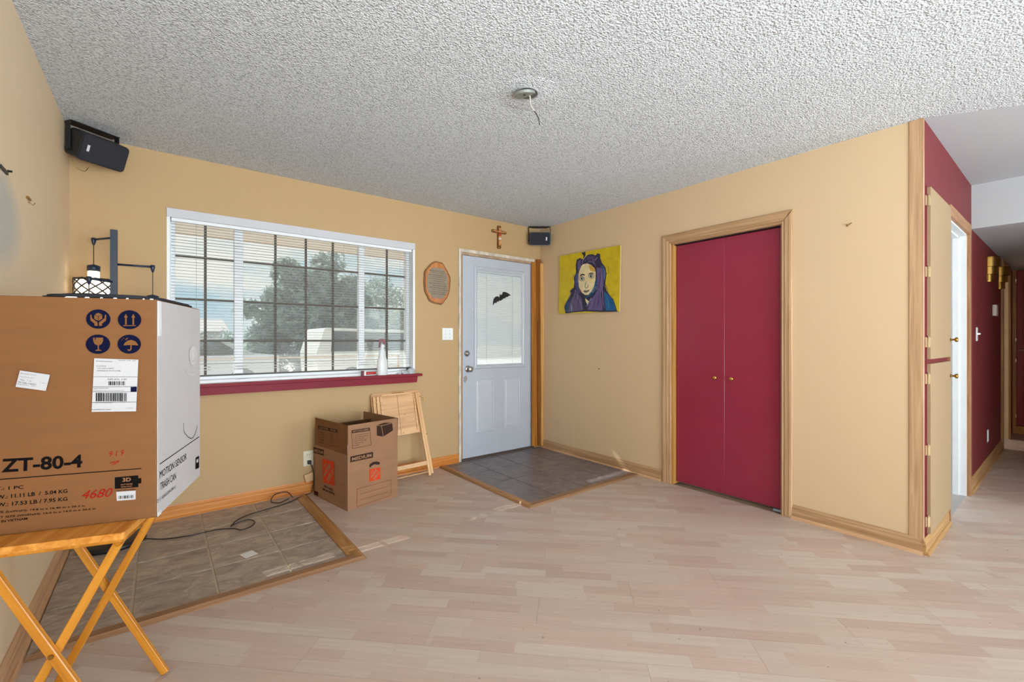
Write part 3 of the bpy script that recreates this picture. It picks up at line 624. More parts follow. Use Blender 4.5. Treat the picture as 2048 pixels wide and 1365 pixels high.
for z in (.272, .322): G().box(2.752, 2.788, YB-.0075, YB-.005, z-.016, z+.016).build('socket', Mvinyl, t)
# ================================================================== FRONT WALL FITTINGS
t = thing('light_switch', 'white double toggle switch plate left of the entry door', 'switch', (-1.187, 0, 1.256))
G().box(-1.246, -1.129, -.006, 0, 1.199, 1.314).build('plate', Mvinyl, t, None, .0025)
for x in (-1.211, -1.164):
    G().box(x-.005, x+.005, -.016, -.005, 1.250, 1.268).build('toggle', Mvinyl, t)
    for z in (1.222, 1.291): G().cyl((x, -.006, z), (x, -.0075, z), .003, 8).build('screw', Mchrome, t)
t = thing('wall_outlet', 'cream double outlet on the tan wall beside the moving box', 'outlet', (-2.44, 0, .27))
Mcream = mat('cream_plastic', (226, 216, 190), .4, .01)
G().box(-2.474, -2.398, -.006, 0, .211, .33).build('plate', Mcream, t, None, .0025)
for z in (.243, .297):
    o = G().box(-2.453, -2.419, -.008, -.005, z-.017, z+.017).build('socket', Mcream, t, None, .004)
    G().box(-2.445, -2.442, -.0086, -.0079, z-.004, z+.007).box(-2.431, -2.428, -.0086, -.0079, z-.004, z+.007).build('slot', Mink, o)
# plaque
t = thing('wooden_plaque', 'oval bark-edged wooden plaque with a dark verse left of door', 'plaque', (-1.305, 0, 1.735))
def wob(rx, rz, n=44, amp=.04, seed=1):
    r_ = random.Random(seed); ph = [r_.uniform(0, 6.28) for _ in range(4)]; P = []
    for k in range(n):
        a = 2*math.pi*k/n; q = 1+amp*(math.sin(5*a+ph[0])*.5+math.sin(8*a+ph[1])*.5+math.sin(13*a+ph[2])*.3)
        P.append((rx*q*math.cos(a), rz*q*math.sin(a)))
    return P
MF = frame((-1.304, 0, 1.735), (1, 0, 0), (0, 0, 1))
G(MF).prism(wob(.140, .203), 0, .016).build('bark_rim', wood('bark', (110, 66, 30), (150, 100, 52), 'z', .6, 30), t, None, .003)
G(MF).prism(wob(.126, .190), .010, .020).build('wood_face', wood('plaque_wood', (172, 96, 40), (200, 130, 66), 'z', .35, 25), t, None, .002)
G(MF).prism([(x*1.0, max(-.145, min(.140, z))) for x, z in wob(.112, .165, amp=.03, seed=5)], .0195, .0215).build('inscription_panel', mat('grey_paint_panel', (140, 126, 104), .5, .06), t)
pr = Print((0, -.0217, 0), (0, -1, 0))
for i, s_ in enumerate(('When in our', 'hours the deepest need', 'Bless the heart that finds', 'and in taking cheer', 'One for those whose journey', 'some guide that', 'Bless that voice the call', 'shall make them', 'walk that heaven and', 'They who it blesses', 'to the last of this road', 'will remember')):
    w = .06+.10*abs(math.sin(i*1.7+.9)); zc = 1.735+.108-i*.0195; xl = -1.395 + (.03 if i % 2 else 0)
    pr.text(s_, (xl, -.0217, zc), (xl+min(.175, w+.07), -.0217, zc-.003), .0095, mat('dark_script', (52, 42, 32)), .0, .35)
pr.build('verse', t)
# crucifix
t = thing('crucifix', 'small painted crucifix hanging above the entry door', 'crucifix', (-.578, 0, 2.27))
Mc = mat('dark_gilt_wood', (120, 78, 30), .45, .1); cx = -.580
g = G(MF0 := frame((cx, 0, 2.27), (1, 0, 0), (0, 0, 1)))
g.prism(rrect(-.022, .022, -.120, .118, .010), 0, .0165).prism(rrect(-.092, .092, .040, .070, .010), 0, .0135).build('cross', Mc, t, None, .003)
for x, z in ((-.084, .055), (.084, .055), (0, .106), (0, -.108)): G(MF0).lathe([(1e-5, .0165), (.010, .0165), (.009, .018), (1e-5, .019)], 12, 0, Matrix.Translation((x, z, 0))).build('medallion', Mbronze, t)
Ms = mat('painted_skin', (214, 150, 96), .5)
g = G(MF0); g.ball((0, .083, .024), .013, 8); g.tube([(0, .068, .02), (0, .045, .023), (0, .01, .022), (0, -.02, .022)], .0135, 8)
g.tube([(-.076, .060, .018), (-.045, .054, .021), (-.010, .052, .021)], .0062, 8).tube([(.076, .060, .018), (.045, .054, .021), (.010, .052, .021)], .0062, 8)
g.tube([(-.006, -.02, .022), (-.008, -.05, .026), (-.002, -.088, .020)], .0075, 8).tube([(.006, -.02, .022), (.008, -.05, .026), (.002, -.088, .020)], .0075, 8).build('figure', Ms, t)
G(MF0).tube([(0, .045, .0235), (0, .005, .0235)], .0148, 8).build('red_robe', mat('robe', (178, 70, 40), .5), t)
G(MF0).tube([(0, -.012, .0235), (0, -.030, .0235)], .0158, 8).build('loincloth', mat('cloth_white', (232, 226, 214), .6), t)
# bat
pts = [(425, 497), (426, 474), (430, 458), (440, 447), (453, 445), (458, 452), (462, 446), (463, 432), (469, 438), (474, 437), (477, 430), (480, 422), (483, 421), (497, 423), (512, 431), (524, 442), (512, 442), (504, 450), (496, 449), (490, 457), (482, 457), (478, 464), (473, 463), (468, 471), (461, 466), (455, 475), (448, 473), (443, 483), (434, 480)]
P = [hy(830+x/2.73, 430+y/2.73, .009) for x, y in pts]
tag(G(frame((0, .0093, 0), (1, 0, 0), (0, 0, 1))).prism([(p.x, p.z) for p in P], 0, .0025).build('bat_cutout', Mblack), 'black bat silhouette stuck on the entry door glass', 'decoration')
# painting
yp0, yp1, zp0, zp1 = -1.125, -.330, 1.466, 2.080
pt = thing('portrait_painting', 'yellow canvas painting of a woman with long purple hair', 'painting', (-.02, -.73, 1.77))
MP = frame((0, -.728, 1.775), (0, -1, 0), (0, 0, 1), (-1, 0, 0)) @ Matrix.Rotation(math.radians(-1.2), 4, 'Z')
pw, ph = .795, .612
o = G().prism([(-pw/2, -ph/2), (pw/2, -ph/2), (pw/2, ph/2), (-pw/2, ph/2)], .006, .022).build('canvas', mat('canvas_edge', (196, 172, 140), .8, .03, bump=.3, bscale=700), pt, MP, .002)
src = np.array([[150, 410], [962, 190], [1035, 1122], [195, 1242]], float); dst = np.array([[0, 1], [1, 1], [1, 0], [0, 0]], float)
Am = []
for (x, y), (X, Y) in zip(src, dst): Am += [[x, y, 1, 0, 0, 0, -X*x, -X*y], [0, 0, 0, x, y, 1, -Y*x, -Y*y]]
hh = np.append(np.linalg.solve(np.array(Am), dst.flatten()), 1).reshape(3, 3)
def pc(x, y, k):
    q = hh @ np.array([x, y, 1.0]); a, b = q[0]/q[2], q[1]/q[2]; a = min(1, max(0, a)); b = min(1, max(0, b))
    return ((a-.5)*pw, (b-.5)*ph, .0224+.00012*k)
gp = G(); pm = []; kk = [0]
def pmat(rgb):
    m = mat('oil_%d_%d_%d' % rgb, rgb, .45, .10, (14, 14, 14), .4, 60)
    for i, q in enumerate(pm):
        if q.name == m.name: return i
    pm.append(m); return len(pm)-1
def pp(pts, rgb): kk[0] += 1; gp.add([pc(x, y, kk[0]) for x, y in pts], [tuple(range(len(pts)))[::-1]], pmat(rgb))
def pl(pts, w, rgb):
    L1 = []; L2 = []
    for i, (x, y) in enumerate(pts):
        a = pts[max(0, i-1)]; b = pts[min(len(pts)-1, i+1)]; dx, dy = b[0]-a[0], b[1]-a[1]; l_ = math.hypot(dx, dy) or 1
        ww = w*(.5 if i in (0, len(pts)-1) else 1)/2; L1.append((x-dy/l_*ww, y+dx/l_*ww)); L2.append((x+dy/l_*ww, y-dx/l_*ww))
    kk[0] += 1; n_ = len(pts); gp.add([pc(x, y, kk[0]) for x, y in L1+L2], [(i, i+1, n_+i+1, n_+i) for i in range(n_-1)], pmat(rgb))
pp([(150, 410), (962, 190), (1035, 1122), (195, 1242)], (204, 180, 16))
HD = (38, 36, 66)
pp([(290, 1228), (262, 1130), (300, 1030), (345, 930), (326, 900), (345, 865), (375, 840), (380, 760), (366, 700), (392, 620), (380, 520), (388, 440), (430, 412), (478, 430), (478, 380), (446, 340), (500, 318), (505, 392), (540, 355), (600, 345), (640, 360), (662, 326), (700, 335), (708, 390), (735, 455), (790, 515), (812, 600), (808, 740), (850, 840), (880, 900), (935, 950), (975, 1040), (1000, 1110), (1020, 1122), (800, 1152), (560, 1168), (400, 1200)], HD)
pp([(310, 1200), (330, 1080), (380, 960), (400, 860), (440, 900), (500, 1000), (530, 1150), (420, 1180)], (96, 84, 122))
pp([(400, 470), (440, 430), (450, 520), (420, 600), (410, 560)], (92, 84, 128))
pp([(510, 380), (580, 362), (640, 380), (650, 440), (600, 470), (540, 440)], (66, 58, 92))
pp([(670, 520), (740, 530), (775, 620), (785, 760), (760, 900), (800, 1050), (800, 1130), (600, 1140), (590, 1040), (650, 960), (700, 860), (690, 700)], (98, 84, 134))
pp([(720, 480), (780, 540), (800, 640), (790, 700), (760, 580)], (58, 86, 140))
pp([(800, 860), (860, 890), (930, 960), (970, 1050), (985, 1105), (850, 1125), (820, 1000)], (20, 92, 150))
pp([(280, 1120), (310, 1050), (340, 1060), (320, 1190), (290, 1200)], (22, 70, 120))
pp([(640, 740), (700, 700), (690, 840), (640, 930), (560, 970), (520, 960), (600, 940), (640, 860)], (22, 74, 112))
pp([(388, 640), (420, 620), (430, 800), (480, 920), (440, 900), (400, 800)], (60, 74, 128))
pp([(438, 560), (468, 505), (530, 478), (590, 496), (640, 535), (664, 600), (670, 700), (654, 800), (625, 880), (595, 925), (545, 932), (490, 895), (450, 835), (434, 740), (430, 640)], (232, 214, 168))
pp([(560, 500), (610, 510), (655, 555), (650, 590), (590, 580)], (206, 164, 60))
pp([(450, 835), (490, 870), (500, 910), (470, 880)], (220, 140, 110))
pp([(560, 690), (585, 740), (640, 720), (655, 660), (620, 700)], (236, 218, 150))
pp([(548, 975), (600, 1012), (586, 1062), (560, 1020)], (226, 210, 164))
for cx_, cy_, rx, ry in ((482, 702, 40, 34), (606, 655, 40, 30)):
    E1 = lambda a, b, ox=0, oy=0: [(cx_+ox+a*math.cos(q*.5236), cy_+oy+b*math.sin(q*.5236)) for q in range(12)]
    pp(E1(rx, ry), (40, 44, 62)); pp(E1(rx-7, ry-8), (226, 218, 190)); pp(E1(19, 19, 0, -3), (24, 28, 44)); pp(E1(6, 6, 5, -8), (220, 220, 216))
pl([(446, 668), (470, 650), (495, 640), (520, 648)], 20, (36, 34, 52)); pl([(566, 630), (595, 612), (625, 610), (648, 622)], 16, (40, 36, 54))
pl([(548, 730), (538, 780), (534, 812), (552, 828), (576, 812), (578, 770)], 8, (86, 92, 108))
pp([(512, 872), (540, 864), (562, 866), (602, 842), (594, 872), (556, 893), (530, 888)], (52, 58, 78)); pl([(520, 876), (560, 874), (596, 854)], 6, (170, 150, 130))
for q in (([(480, 440), (500, 400), (512, 370)], 8, (206, 210, 214)), ([(600, 390), (625, 450), (660, 510)], 9, (120, 112, 160)), ([(640, 430), (670, 385)], 9, (180, 190, 215)),
          ([(430, 920), (450, 980), (500, 1060), (520, 1140)], 10, (130, 120, 160)), ([(360, 1080), (372, 1130), (376, 1190)], 9, (180, 176, 190)), ([(400, 1060), (405, 1120), (412, 1180)], 7, (60, 50, 90)),
          ([(340, 1100), (348, 1150), (350, 1196)], 8, (70, 76, 110)), ([(640, 960), (610, 1020), (580, 1090)], 10, (170, 166, 200)), ([(700, 960), (680, 1030), (690, 1100)], 8, (60, 48, 88)),
          ([(770, 780), (790, 900), (800, 980), (830, 1100)], 10, (142, 112, 160)), ([(730, 900), (740, 1000), (730, 1090)], 8, (58, 48, 84)), ([(660, 900), (640, 870), (690, 790)], 6, (150, 180, 200)),
          ([(650, 880), (680, 850), (700, 800)], 5, (170, 190, 205)), ([(760, 500), (795, 580), (795, 700)], 9, (110, 140, 190)), ([(420, 640), (430, 760), (470, 880)], 8, (110, 120, 170)),
          ([(500, 480), (460, 520), (440, 590)], 9, (100, 94, 130)), ([(800, 495), (835, 500), (835, 560), (860, 575), (820, 600)], 5, HD), ([(348, 655), (370, 670), (360, 690)], 6, HD),
          ([(250, 1080), (272, 1100), (290, 1040)], 6, HD), ([(720, 450), (740, 425)], 5, HD), ([(740, 465), (762, 440)], 5, HD), ([(810, 760), (840, 830), (870, 880)], 6, (200, 190, 60)),
          ([(500, 470), (520, 430), (560, 400), (600, 396)], 7, (110, 100, 150)), ([(520, 500), (555, 455), (600, 450), (640, 480)], 6, (130, 120, 170)),
          ([(470, 500), (478, 450), (500, 410)], 7, (150, 146, 180)), ([(600, 470), (640, 500), (668, 560)], 8, (50, 44, 78)), ([(672, 560), (690, 640), (692, 720)], 8, (60, 50, 92)),
          ([(716, 560), (736, 660), (730, 780), (715, 860)], 8, (62, 52, 96)), ([(750, 600), (760, 700), (752, 800)], 7, (140, 120, 170)), ([(690, 740), (650, 850), (600, 930), (570, 960)], 8, (70, 120, 160)),
          ([(700, 780), (672, 880), (625, 950)], 7, (24, 40, 80)), ([(410, 800), (430, 880), (420, 960), (400, 1040)], 9, (60, 50, 92)), ([(450, 900), (470, 960), (460, 1040), (470, 1140)], 8, (62, 54, 92)),
          ([(480, 940), (510, 1000), (520, 1080)], 7, (112, 60, 100)), ([(370, 900), (345, 960), (330, 1040)], 8, (70, 80, 130)), ([(336, 880), (350, 930), (340, 960)], 7, (120, 100, 150)),
          ([(620, 1000), (620, 1060), (600, 1130)], 8, (70, 60, 100)), ([(660, 980), (655, 1060), (640, 1120)], 8, (130, 116, 170)), ([(740, 840), (760, 960), (770, 1060)], 8, (80, 66, 112)),
          ([(850, 920), (880, 1000), (890, 1080)], 10, (40, 130, 180)), ([(900, 960), (930, 1030), (940, 1090)], 9, (16, 60, 110)), ([(434, 740), (445, 820), (486, 890), (545, 934), (598, 926), (628, 880)], 6, (40, 44, 70)),
          ([(438, 560), (434, 640), (436, 740)], 6, (50, 48, 76)), ([(640, 600), (655, 660), (650, 740)], 7, (236, 220, 150)), ([(590, 860), (620, 850), (610, 900)], 8, (240, 232, 220)),
          ([(452, 600), (462, 640), (450, 690)], 6, (216, 190, 150)), ([(560, 600), (556, 660), (566, 710)], 6, (196, 176, 140)), ([(885, 905), (905, 898), (915, 908), (945, 895)], 5, (90, 80, 30))): pl(*q)
gp.build('painted_image', pm, pt, MP)
# small wall hooks
tag(G().tube(smooth_path([(0.004, -2.852, 1.918), (-.012, -2.856, 1.905), (-.020, -2.863, 1.900), (-.014, -2.870, 1.912), (0.002, -2.876, 1.920)], 5), .003, 6).build('wall_hook', Mbronze), 'tiny bent wire hook high on wall right of the closet', 'hook')
tag(G().cyl((.002, -.862, .921), (-.010, -.862, .921), .0045, 10).build('wall_screw', Mchrome), 'small screw in the tan wall left of the closet', 'screw')
t = thing('picture_hanger', 'dark picture hanger at the left edge of the left wall', 'hook', (XL, -1.43, 1.79))
G().box(XL, XL+.006, -1.50, -1.41, 1.778, 1.790).build('bar', Mblack, t, None, .001); G().cyl((XL, -1.395, 1.797), (XL+.012, -1.395, 1.797), .004, 8).build('nail', Mblack, t)
t = thing('wall_hook', 'small brown hook on the left wall beside the grey patch', 'hook', (XL, -1.09, 1.78))
G().box(XL, XL+.008, -1.115, -1.06, 1.772, 1.781).build('plate', Mbronze, t, None, .001); G().tube([(XL, -1.075, 1.765), (XL+.015, -1.07, 1.755), (XL+.018, -1.068, 1.765)], .0015, 6).build('wire', Mbronze, t)
# ================================================================== SPEAKERS
def speaker(c, d, pitch, w, dep, h, label, ml, cable):
    t = thing('wall_speaker', label, 'speaker', c)
    d = Vector(d).normalized(); n = Vector((0, 0, 1)).cross(d)*-1
    M = frame(c, d, (0, 0, 1)) ; n = M.col[2].xyz
    R = M @ Matrix.Rotation(pitch, 4, 'X')
    G().prism(rrect(-w/2, w/2, -h/2, h/2, .022), -dep, 0).build('cabinet', Mblack, t, R, .006, 2)
    G().prism(rrect(-w/2+.006, w/2-.006, -h/2+.006, h/2-.006, .018), -.002, .006).build('grille', Mblack2, t, R, .004, 2)
    G().box(-w/2+.0+ml, -w/2+ml+.012, -.018, .018, .006, .0075).build('badge', mat('badge', (205, 205, 208), .3), t, R)
    top = (R @ Vector((0, h/2, 0))).z
    g = G().box(-w/2-.004, w/2+.004, H-c[2]-.006, H-c[2]-.0015, -dep-.02, -dep+.055)
    g.box(-w/2-.007, -w/2-.002, -.01, H-c[2]-.002, -dep+.005, -dep+.045).box(w/2+.002, w/2+.007, -.01, H-c[2]-.002, -dep+.005, -dep+.045)
    g.build('bracket', Mblack, t, M, .001)
    for s_ in (-1, 1): G().cyl((s_*(w/2+.002), 0, -dep+.025), (s_*(w/2+.014), 0, -dep+.025), .008, 12).build('knob', Mblack, t, M)
    if cable: G().tube(smooth_path([M @ Vector(p) for p in ((-.09, -.05, -dep-.0), (-.07, -.09, -dep), (-.03, -.10, -dep), (-.01, -.07, -dep))]), .0014, 6).build('cable', Mbronze, t)
speaker((-3.607, -.232, 2.285), (.83, .56, 0), math.radians(24), .232, .12, .152, 'black bracket speaker in the ceiling corner left of the window', .03, True)
speaker((-.130, -.145, 2.292), (.79, -.61, 0), math.radians(12), .225, .10, .140, 'black bracket speaker in the ceiling corner above the door', .175, False)
# ================================================================== CEILING BOX
t = thing('ceiling_junction_box', 'open ceiling fixture box with grey plate and dangling wire', 'fixture', (-1.905, -2.03, H))
mB = Matrix.Translation((-1.905, -2.03, H-.004))
G(mB).lathe([(.052, 0), (.055, -.004), (.060, -.002), (.060, .003)], 28).build('hole_rim', mat('plaster_rim', (150, 150, 150), .9), t)
G(mB).lathe([(1e-5, -.0005), (.053, -.0005)], 28).build('box_interior', mat('box_dark', (92, 92, 90), .8), t)
P = [(.054*math.cos(a), .054*math.sin(a)) for a in [math.radians(q) for q in range(0, 360, 15)]]
G(Matrix.Translation((-1.925, -2.04, H-.022)) @ Matrix.Rotation(math.radians(-12), 4, 'Y') @ Matrix.Rotation(math.radians(8), 4, 'X')).prism([p for p in P if p[0] < .03], -.003, .010).cyl((-.008, -.006, -.004), (-.008, -.006, .0), .007, 10, 1).build('plate', [mat('zinc_plate', (150, 156, 154), .4, .05, metal=.5), Mink], t, None, .001)
G().tube(smooth_path([(-1.905, -2.045, H-.012), (-1.90, -2.05, H-.03), (-1.90, -2.055, H-.07), (-1.885, -2.065, H-.10)]), .0042, 8).build('wire_sheath', mat('wire_sheath', (196, 188, 176), .5), t)
G().tube(smooth_path([(-1.885, -2.065, H-.10), (-1.868, -2.075, H-.13), (-1.862, -2.08, H-.168)]), .0026, 6).build('wire', mat('dark_wire', (60, 58, 56), .5), t)
# ================================================================== TILE MATS
def tilepad(name, label, x0, x1, y0, y1, xs, ys, mt, mg, bl_, bf_, right):
    """framed tile inlay; xs, ys are grout centre lines"""
    t = thing(name, label, 'tile inlay', ((x0+x1)/2, (y0+y1)/2, 0), kind=None)
    G().box(x0, x1, y0, y1, .0004, .0065).build('grout_bed', mg, t)
    for i in range(len(xs)-1):
        for j in range(len(ys)-1):
            a0 = xs[i]+.0048; a1 = xs[i+1]-.0048; b0 = ys[j]+.0042; b1 = ys[j+1]-.0042
            a0, a1, b0, b1 = max(a0, x0), min(a1, x1), max(b0, y0), min(b1, y1)
            cx_, cy_ = (a0+a1)/2, (b0+b1)/2
            G().box(a0-cx_, a1-cx_, b0-cy_, b1-cy_, .003, .0105+random.uniform(-.0004, .0004)).build('tile', mt, t, Matrix.Translation((cx_, cy_, 0)), .0025, 2)
    return t
t = tilepad('entry_tile_inlay', 'square grey tile entry inlay with wood border by the door', -1.235, -.030, -1.275, -.014, [-1.30, -.97, -.64, -.31, .02], [-1.40, -1.07, -.74, -.41, -.08, .1], Mtile2, Mgrout2, .06, .06, False)
def bevstrip(P0, P1, inn, w, h, m, nm, par):
    """reducer strip along P0-P1, thick towards inn and bevelled to the outside"""
    P0 = Vector(P0); P1 = Vector(P1); inn = Vector(inn); e = (P1-P0).normalized()
    pr_ = [(0, .0004), (0, .005), (w*.25, h), (w, h), (w, .0004)]; vs = []
    for P_, s_ in ((P0, 1), (P1, -1)):
        for a, b in pr_: vs.append(P_+e*(a*s_)+inn*a+Vector((0, 0, b)))
    k = len(pr_); return G().add(vs, [(i, (i+1) % k, k+(i+1) % k, k+i) for i in range(k)]+[tuple(range(k)), tuple(range(k, 2*k))]).build(nm, m, par)
bevstrip((-1.292, -1.335, 0), (-.018, -1.335, 0), (0, 1, 0), .058, .016, Mborder, 'border_strip', t)
bevstrip((-1.292, -.012, 0), (-1.292, -1.335, 0), (1, 0, 0), .058, .016, MborderY, 'border_strip', t)
t = tilepad('window_tile_inlay', 'brown slate-look tile inlay with wood border under the window', -3.748, -2.545, -1.275, -.030, [-3.765, -3.450, -3.137, -2.822, -2.50], [-1.275, -.962, -.655, -.350, -.045, .1], Mtile, Mgrout, .06, .08, True)
bevstrip((-3.748, -1.335, 0), (-2.462, -1.335, 0), (0, 1, 0), .060, .017, wood('thresh_front', (128, 90, 60), (160, 118, 84), 'x', .45, 40), 'border_strip', t)
bevstrip((-2.462, -1.335, 0), (-2.462, -.030, 0), (-1, 0, 0), .084, .016, wood('thresh_side', (146, 100, 50), (180, 134, 82), 'y', .4, 30), 'border_strip', t)
tag(G(Matrix.Translation((-2.966, -.905, .0115)) @ Matrix.Rotation(math.radians(12), 4, 'Z')).prism([(-.030, -.036), (.034, -.030), (.030, .036), (-.036, .030)], 0, .0012).build('paper_scrap', mat('white_paper', (228, 226, 224), .7, .01)), 'small white paper square lying on the brown tiles', 'paper')
# ================================================================== FLOOR LAMP
BX, BY = -3.563, -.262
fl_ = thing('floor_lamp', 'dark three-arm floor lamp with lattice drum shades in the corner', 'lamp', (BX, BY, .012))
bt = Matrix.Translation((BX-.005, BY, .012))
G(bt).lathe([(1e-5, 0), (.152, 0), (.155, .006), (.152, .022), (.140, .027), (.03, .032), (1e-5, .032)], 40).build('base', mat('lamp_base_black', (24, 24, 28), .35), fl_)
G().box(BX-.016, BX+.016, BY-.016, BY+.016, .04, 1.84).build('post', Mpost, fl_, None, .001)
F = Vector((math.sin(YAW), math.cos(YAW), 0)); R_ = Vector((math.cos(YAW), -math.sin(YAW), 0))
def lattice(parent, c, r, z0, z1):
    g = G(); g.lathe([(r-.002, z1-.011), (r+.001, z1-.011), (r+.001, z1), (r-.002, z1), (r-.002, z1-.011)], 32, 0, Matrix.Translation((c.x, c.y, 0)))
    g.lathe([(r-.002, z0), (r+.001, z0), (r+.001, z0+.006), (r-.002, z0+.006), (r-.002, z0)], 32, 0, Matrix.Translation((c.x, c.y, 0)))
    n = 9
    for s_ in (-1, 1):
        for k in range(n):
            P = []
            for q in range(13):
                a = 2*math.pi*(k/n)+s_*2*math.pi*(q/12)*(2/n); P.append((c.x+r*math.cos(a), c.y+r*math.sin(a), z0+(z1-z0)*q/12))
            g.tube(P, .0036, 5)
    return g.build('lattice_drum', mat('lattice_metal', (40, 40, 48), .4), parent)
Mfrost = mat('frosted_glass', (250, 244, 232), .4, .0, emit=(255, 236, 206), es=1.7)
for (dz, dx, za, on) in ((.05, -.165, 1.795, 1), (-.165, .010, 1.535, 1), (.095, .150, 1.640, 0)):
    e_ = Vector((BX, BY, za))+F*dz+R_*dx; p0 = Vector((BX, BY, za))
    ar = G().tube([p0, e_], .0062, 8).build('arm', Mpost, fl_)
    G().lathe([(1e-5, .012), (.011, .010), (.012, -.004), (.007, -.026), (.003, -.034)], 12, 0, Matrix.Translation(e_)).build('cord_grip', Mpost, ar)
    zc = za-.155 if za > 1.7 else (za-.155 if za < 1.6 else za-.175)
    G().cyl(e_+Vector((0, 0, -.03)), (e_.x, e_.y, zc), .0022, 6).build('cord', Mblack, ar)
    sh = G(Matrix.Translation((e_.x, e_.y, zc))).lathe([(1e-5, .010), (.004, .008), (.026, 0), (.030, -.002), (.030, -.034), (.027, -.034)], 24).build('shade_cap', Mpost, fl_)
    G(Matrix.Translation((e_.x, e_.y, zc))).lathe([(.027, -.034), (.0275, -.084), (.080, -.086), (.080, -.172), (1e-5, -.173)], 24).build('glass_shade', Mfrost if on else mat('glass_off', (225, 222, 214), .4), sh)
    lattice(sh, e_, .088, zc-.178, zc-.080)
# mains cord across the tiles, up to the outlet
cp = [(-3.45, -.30, .02), (-3.423, -.316, .018), (-3.329, -.390, .0165), (-3.21, -.425, .0165), (-3.08, -.425, .0165), (-2.99, -.47, .0165), (-2.955, -.52, .0165), (-2.90, -.50, .0165), (-2.868, -.43, .016), (-2.90, -.375, .020), (-2.97, -.39, .016), (-3.0, -.42, .018), (-2.95, -.33, .018), (-2.873, -.265, .015), (-2.75, -.235, .0165), (-2.62, -.19, .015), (-2.54, -.13, .016), (-2.47, -.075, .012)]
lc = thing('power_cord', 'thin black power cord looping over tiles to the wall outlet', 'cord', (-2.9, -.4, .0165))
G().tube(smooth_path(cp+[(-2.425, -.055, .02), (-2.405, -.04, .10), (-2.412, -.035, .19), (-2.43, -.036, .236)], 8), .0032, 6).build('cable', Mblack, lc)
G().tube(smooth_path([(-2.57, -.10, .020), (-2.60, -.045, .10-.05), (-2.68, -.040, .045), (-2.715, -.10, .02), (-2.67, -.16, .018), (-2.60, -.12, .022)], 8), .0032, 6).build('cable_loop', Mblack, lc)
G().box(-2.446, -2.420, -.035, -.009, .228, .256).build('plug', Mblack, lc, None, .004, 2)
tag(G(Matrix.Translation((-2.425, -.022, .095)) @ Matrix.Rotation(math.radians(-14), 4, 'Y')).box(-.035, .04, -.008, .006, 0, .062).build('wood_offcut', mat('raw_wood', (212, 170, 128), .6, .06, (40, 40, 6)), None, None, .002), 'pale wooden offcut resting on the baseboard behind moving box', 'wood')
# ================================================================== TRAY TABLE WITH CARTON
e1 = Vector((.956, -.294, 0)).normalized(); e2 = Vector((.294, .956, 0)).normalized()
C0 = CAM+F*1.34-R_*1.0627; C0.z = 0; ZT = .6656
Tc = Vector((-3.536, -1.836, 0)); TM = frame(Tc, e1, e2)
tt = thing('tray_table', 'glossy honey wood folding tray table carrying the big carton', 'table', Tc)
G().prism(rrect(-.188, .184, -.240, .232, .008), ZT-.019, ZT-.0005).build('tabletop', wood('tray_top', (184, 112, 34), (222, 156, 74), 'y', .28, 45, .05), tt, TM, .004, 2)
for y in (-.200, .170): G().box(-.165, .165, y, y+.020, ZT-.042, ZT-.019).build('cleat', MtrayL, tt, TM, .002)
def leg(par, y, top, foot, th=.016, w=.023, m=None, TM_=None):
    a = Vector((foot, y, 0)); b = Vector((top, y, ZT-.020)); L_ = (b-a).length; zx = (b-a)/L_; xx = Vector((zx.z, 0, -zx.x)); M = frame(a, xx, Vector((0, 1, 0)), zx)
    o = G().box(-w/2, w/2, -th/2, th/2, .006, L_-.012).build('leg', m or MtrayL, par, (TM_ or TM) @ M, .002)
    return o
for y, s_ in ((-.165, 1), (.165, -1)):
    leg(tt, y, -.158, .160); leg(tt, y+s_*.019, .158, -.160)
    G().cyl((0, y-.013, .325), (0, y-.009, .325), .0065, 10).build('bolt', Mbronze, tt, TM)
G().cyl((-.132, -.14, .055), (-.132, .14, .055), .010, 12).build('stretcher', MtrayL, tt, TM)
G().cyl((.145, -.17, .612), (.145, .17, .612), .009, 12).build('stretcher', MtrayL, tt, TM)
BWd, BDp, BHt = .41, .44, .652; zb = ZT
bx_ = thing('trash_can_carton', 'large brown and white trash can carton standing on tray table', 'box', C0-e1*.2+e2*.22+Vector((0, 0, zb)))
BM = frame(Vector((C0.x, C0.y, zb)), e1, e2)
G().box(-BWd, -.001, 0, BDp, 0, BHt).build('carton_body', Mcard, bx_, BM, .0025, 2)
G().box(-.0005, .0012, .003, BDp-.002, .002, BHt-.003).build('printed_side', Mcardwhite, bx_, BM)
G().box(-BWd, .0012, -.0006, .05, .0004-.0, .0008).build('bottom_seam', McardIn, bx_, BM)
n1 = -e2; n2 = e1
prf = Print((C0.x, C0.y, 0), n1); prs = Print(Vector((C0.x, C0.y, 0))+e1*.0015, n2)
def q3(x, y): return prf.px(x/4.876, 840+y/4.876)
def q2(x, y): return prf.px(x/4.876, 580+y/4.876)
def s3(x, y): return prs.px(x/4.876, 840+y/4.876)
def s2(x, y): return prs.px(x/4.876, 580+y/4.876)
prf.text('ZT-80-4', q3(12, 517), q3(803, 466), .0375, Mink, .03)
prf.line(q3(-250, 602), q3(1380, 476), .0026, Mink)
for s_, a, b, h, m_ in (('Y.: 1 PC', (-45, 693), (230, 673), .0095, Mink), ('N.W.: 11.11 LB  /  5.04 KG', (-95, 784), (660, 712), .0108, Mink), ('G.W.: 17.53 LB / 7.95 KG', (-95, 858), (660, 790), .0108, Mink),
                       ('SIZE (LxWxH): 19.8 in x 16.40 in x 26.2 in', (-60, 922), (830, 852), .0070, Mink), ('UNIT SIZE (WxDxH): 16.0 in x 14.0 in x 26.6 in', (-90, 975), (935, 880), .0070, Mink), ('MADE IN VIETNAM', (-130, 1020), (270, 975), .0068, Mink)):
    prf.text(s_, q3(*a), q3(*b), h, m_, .02)
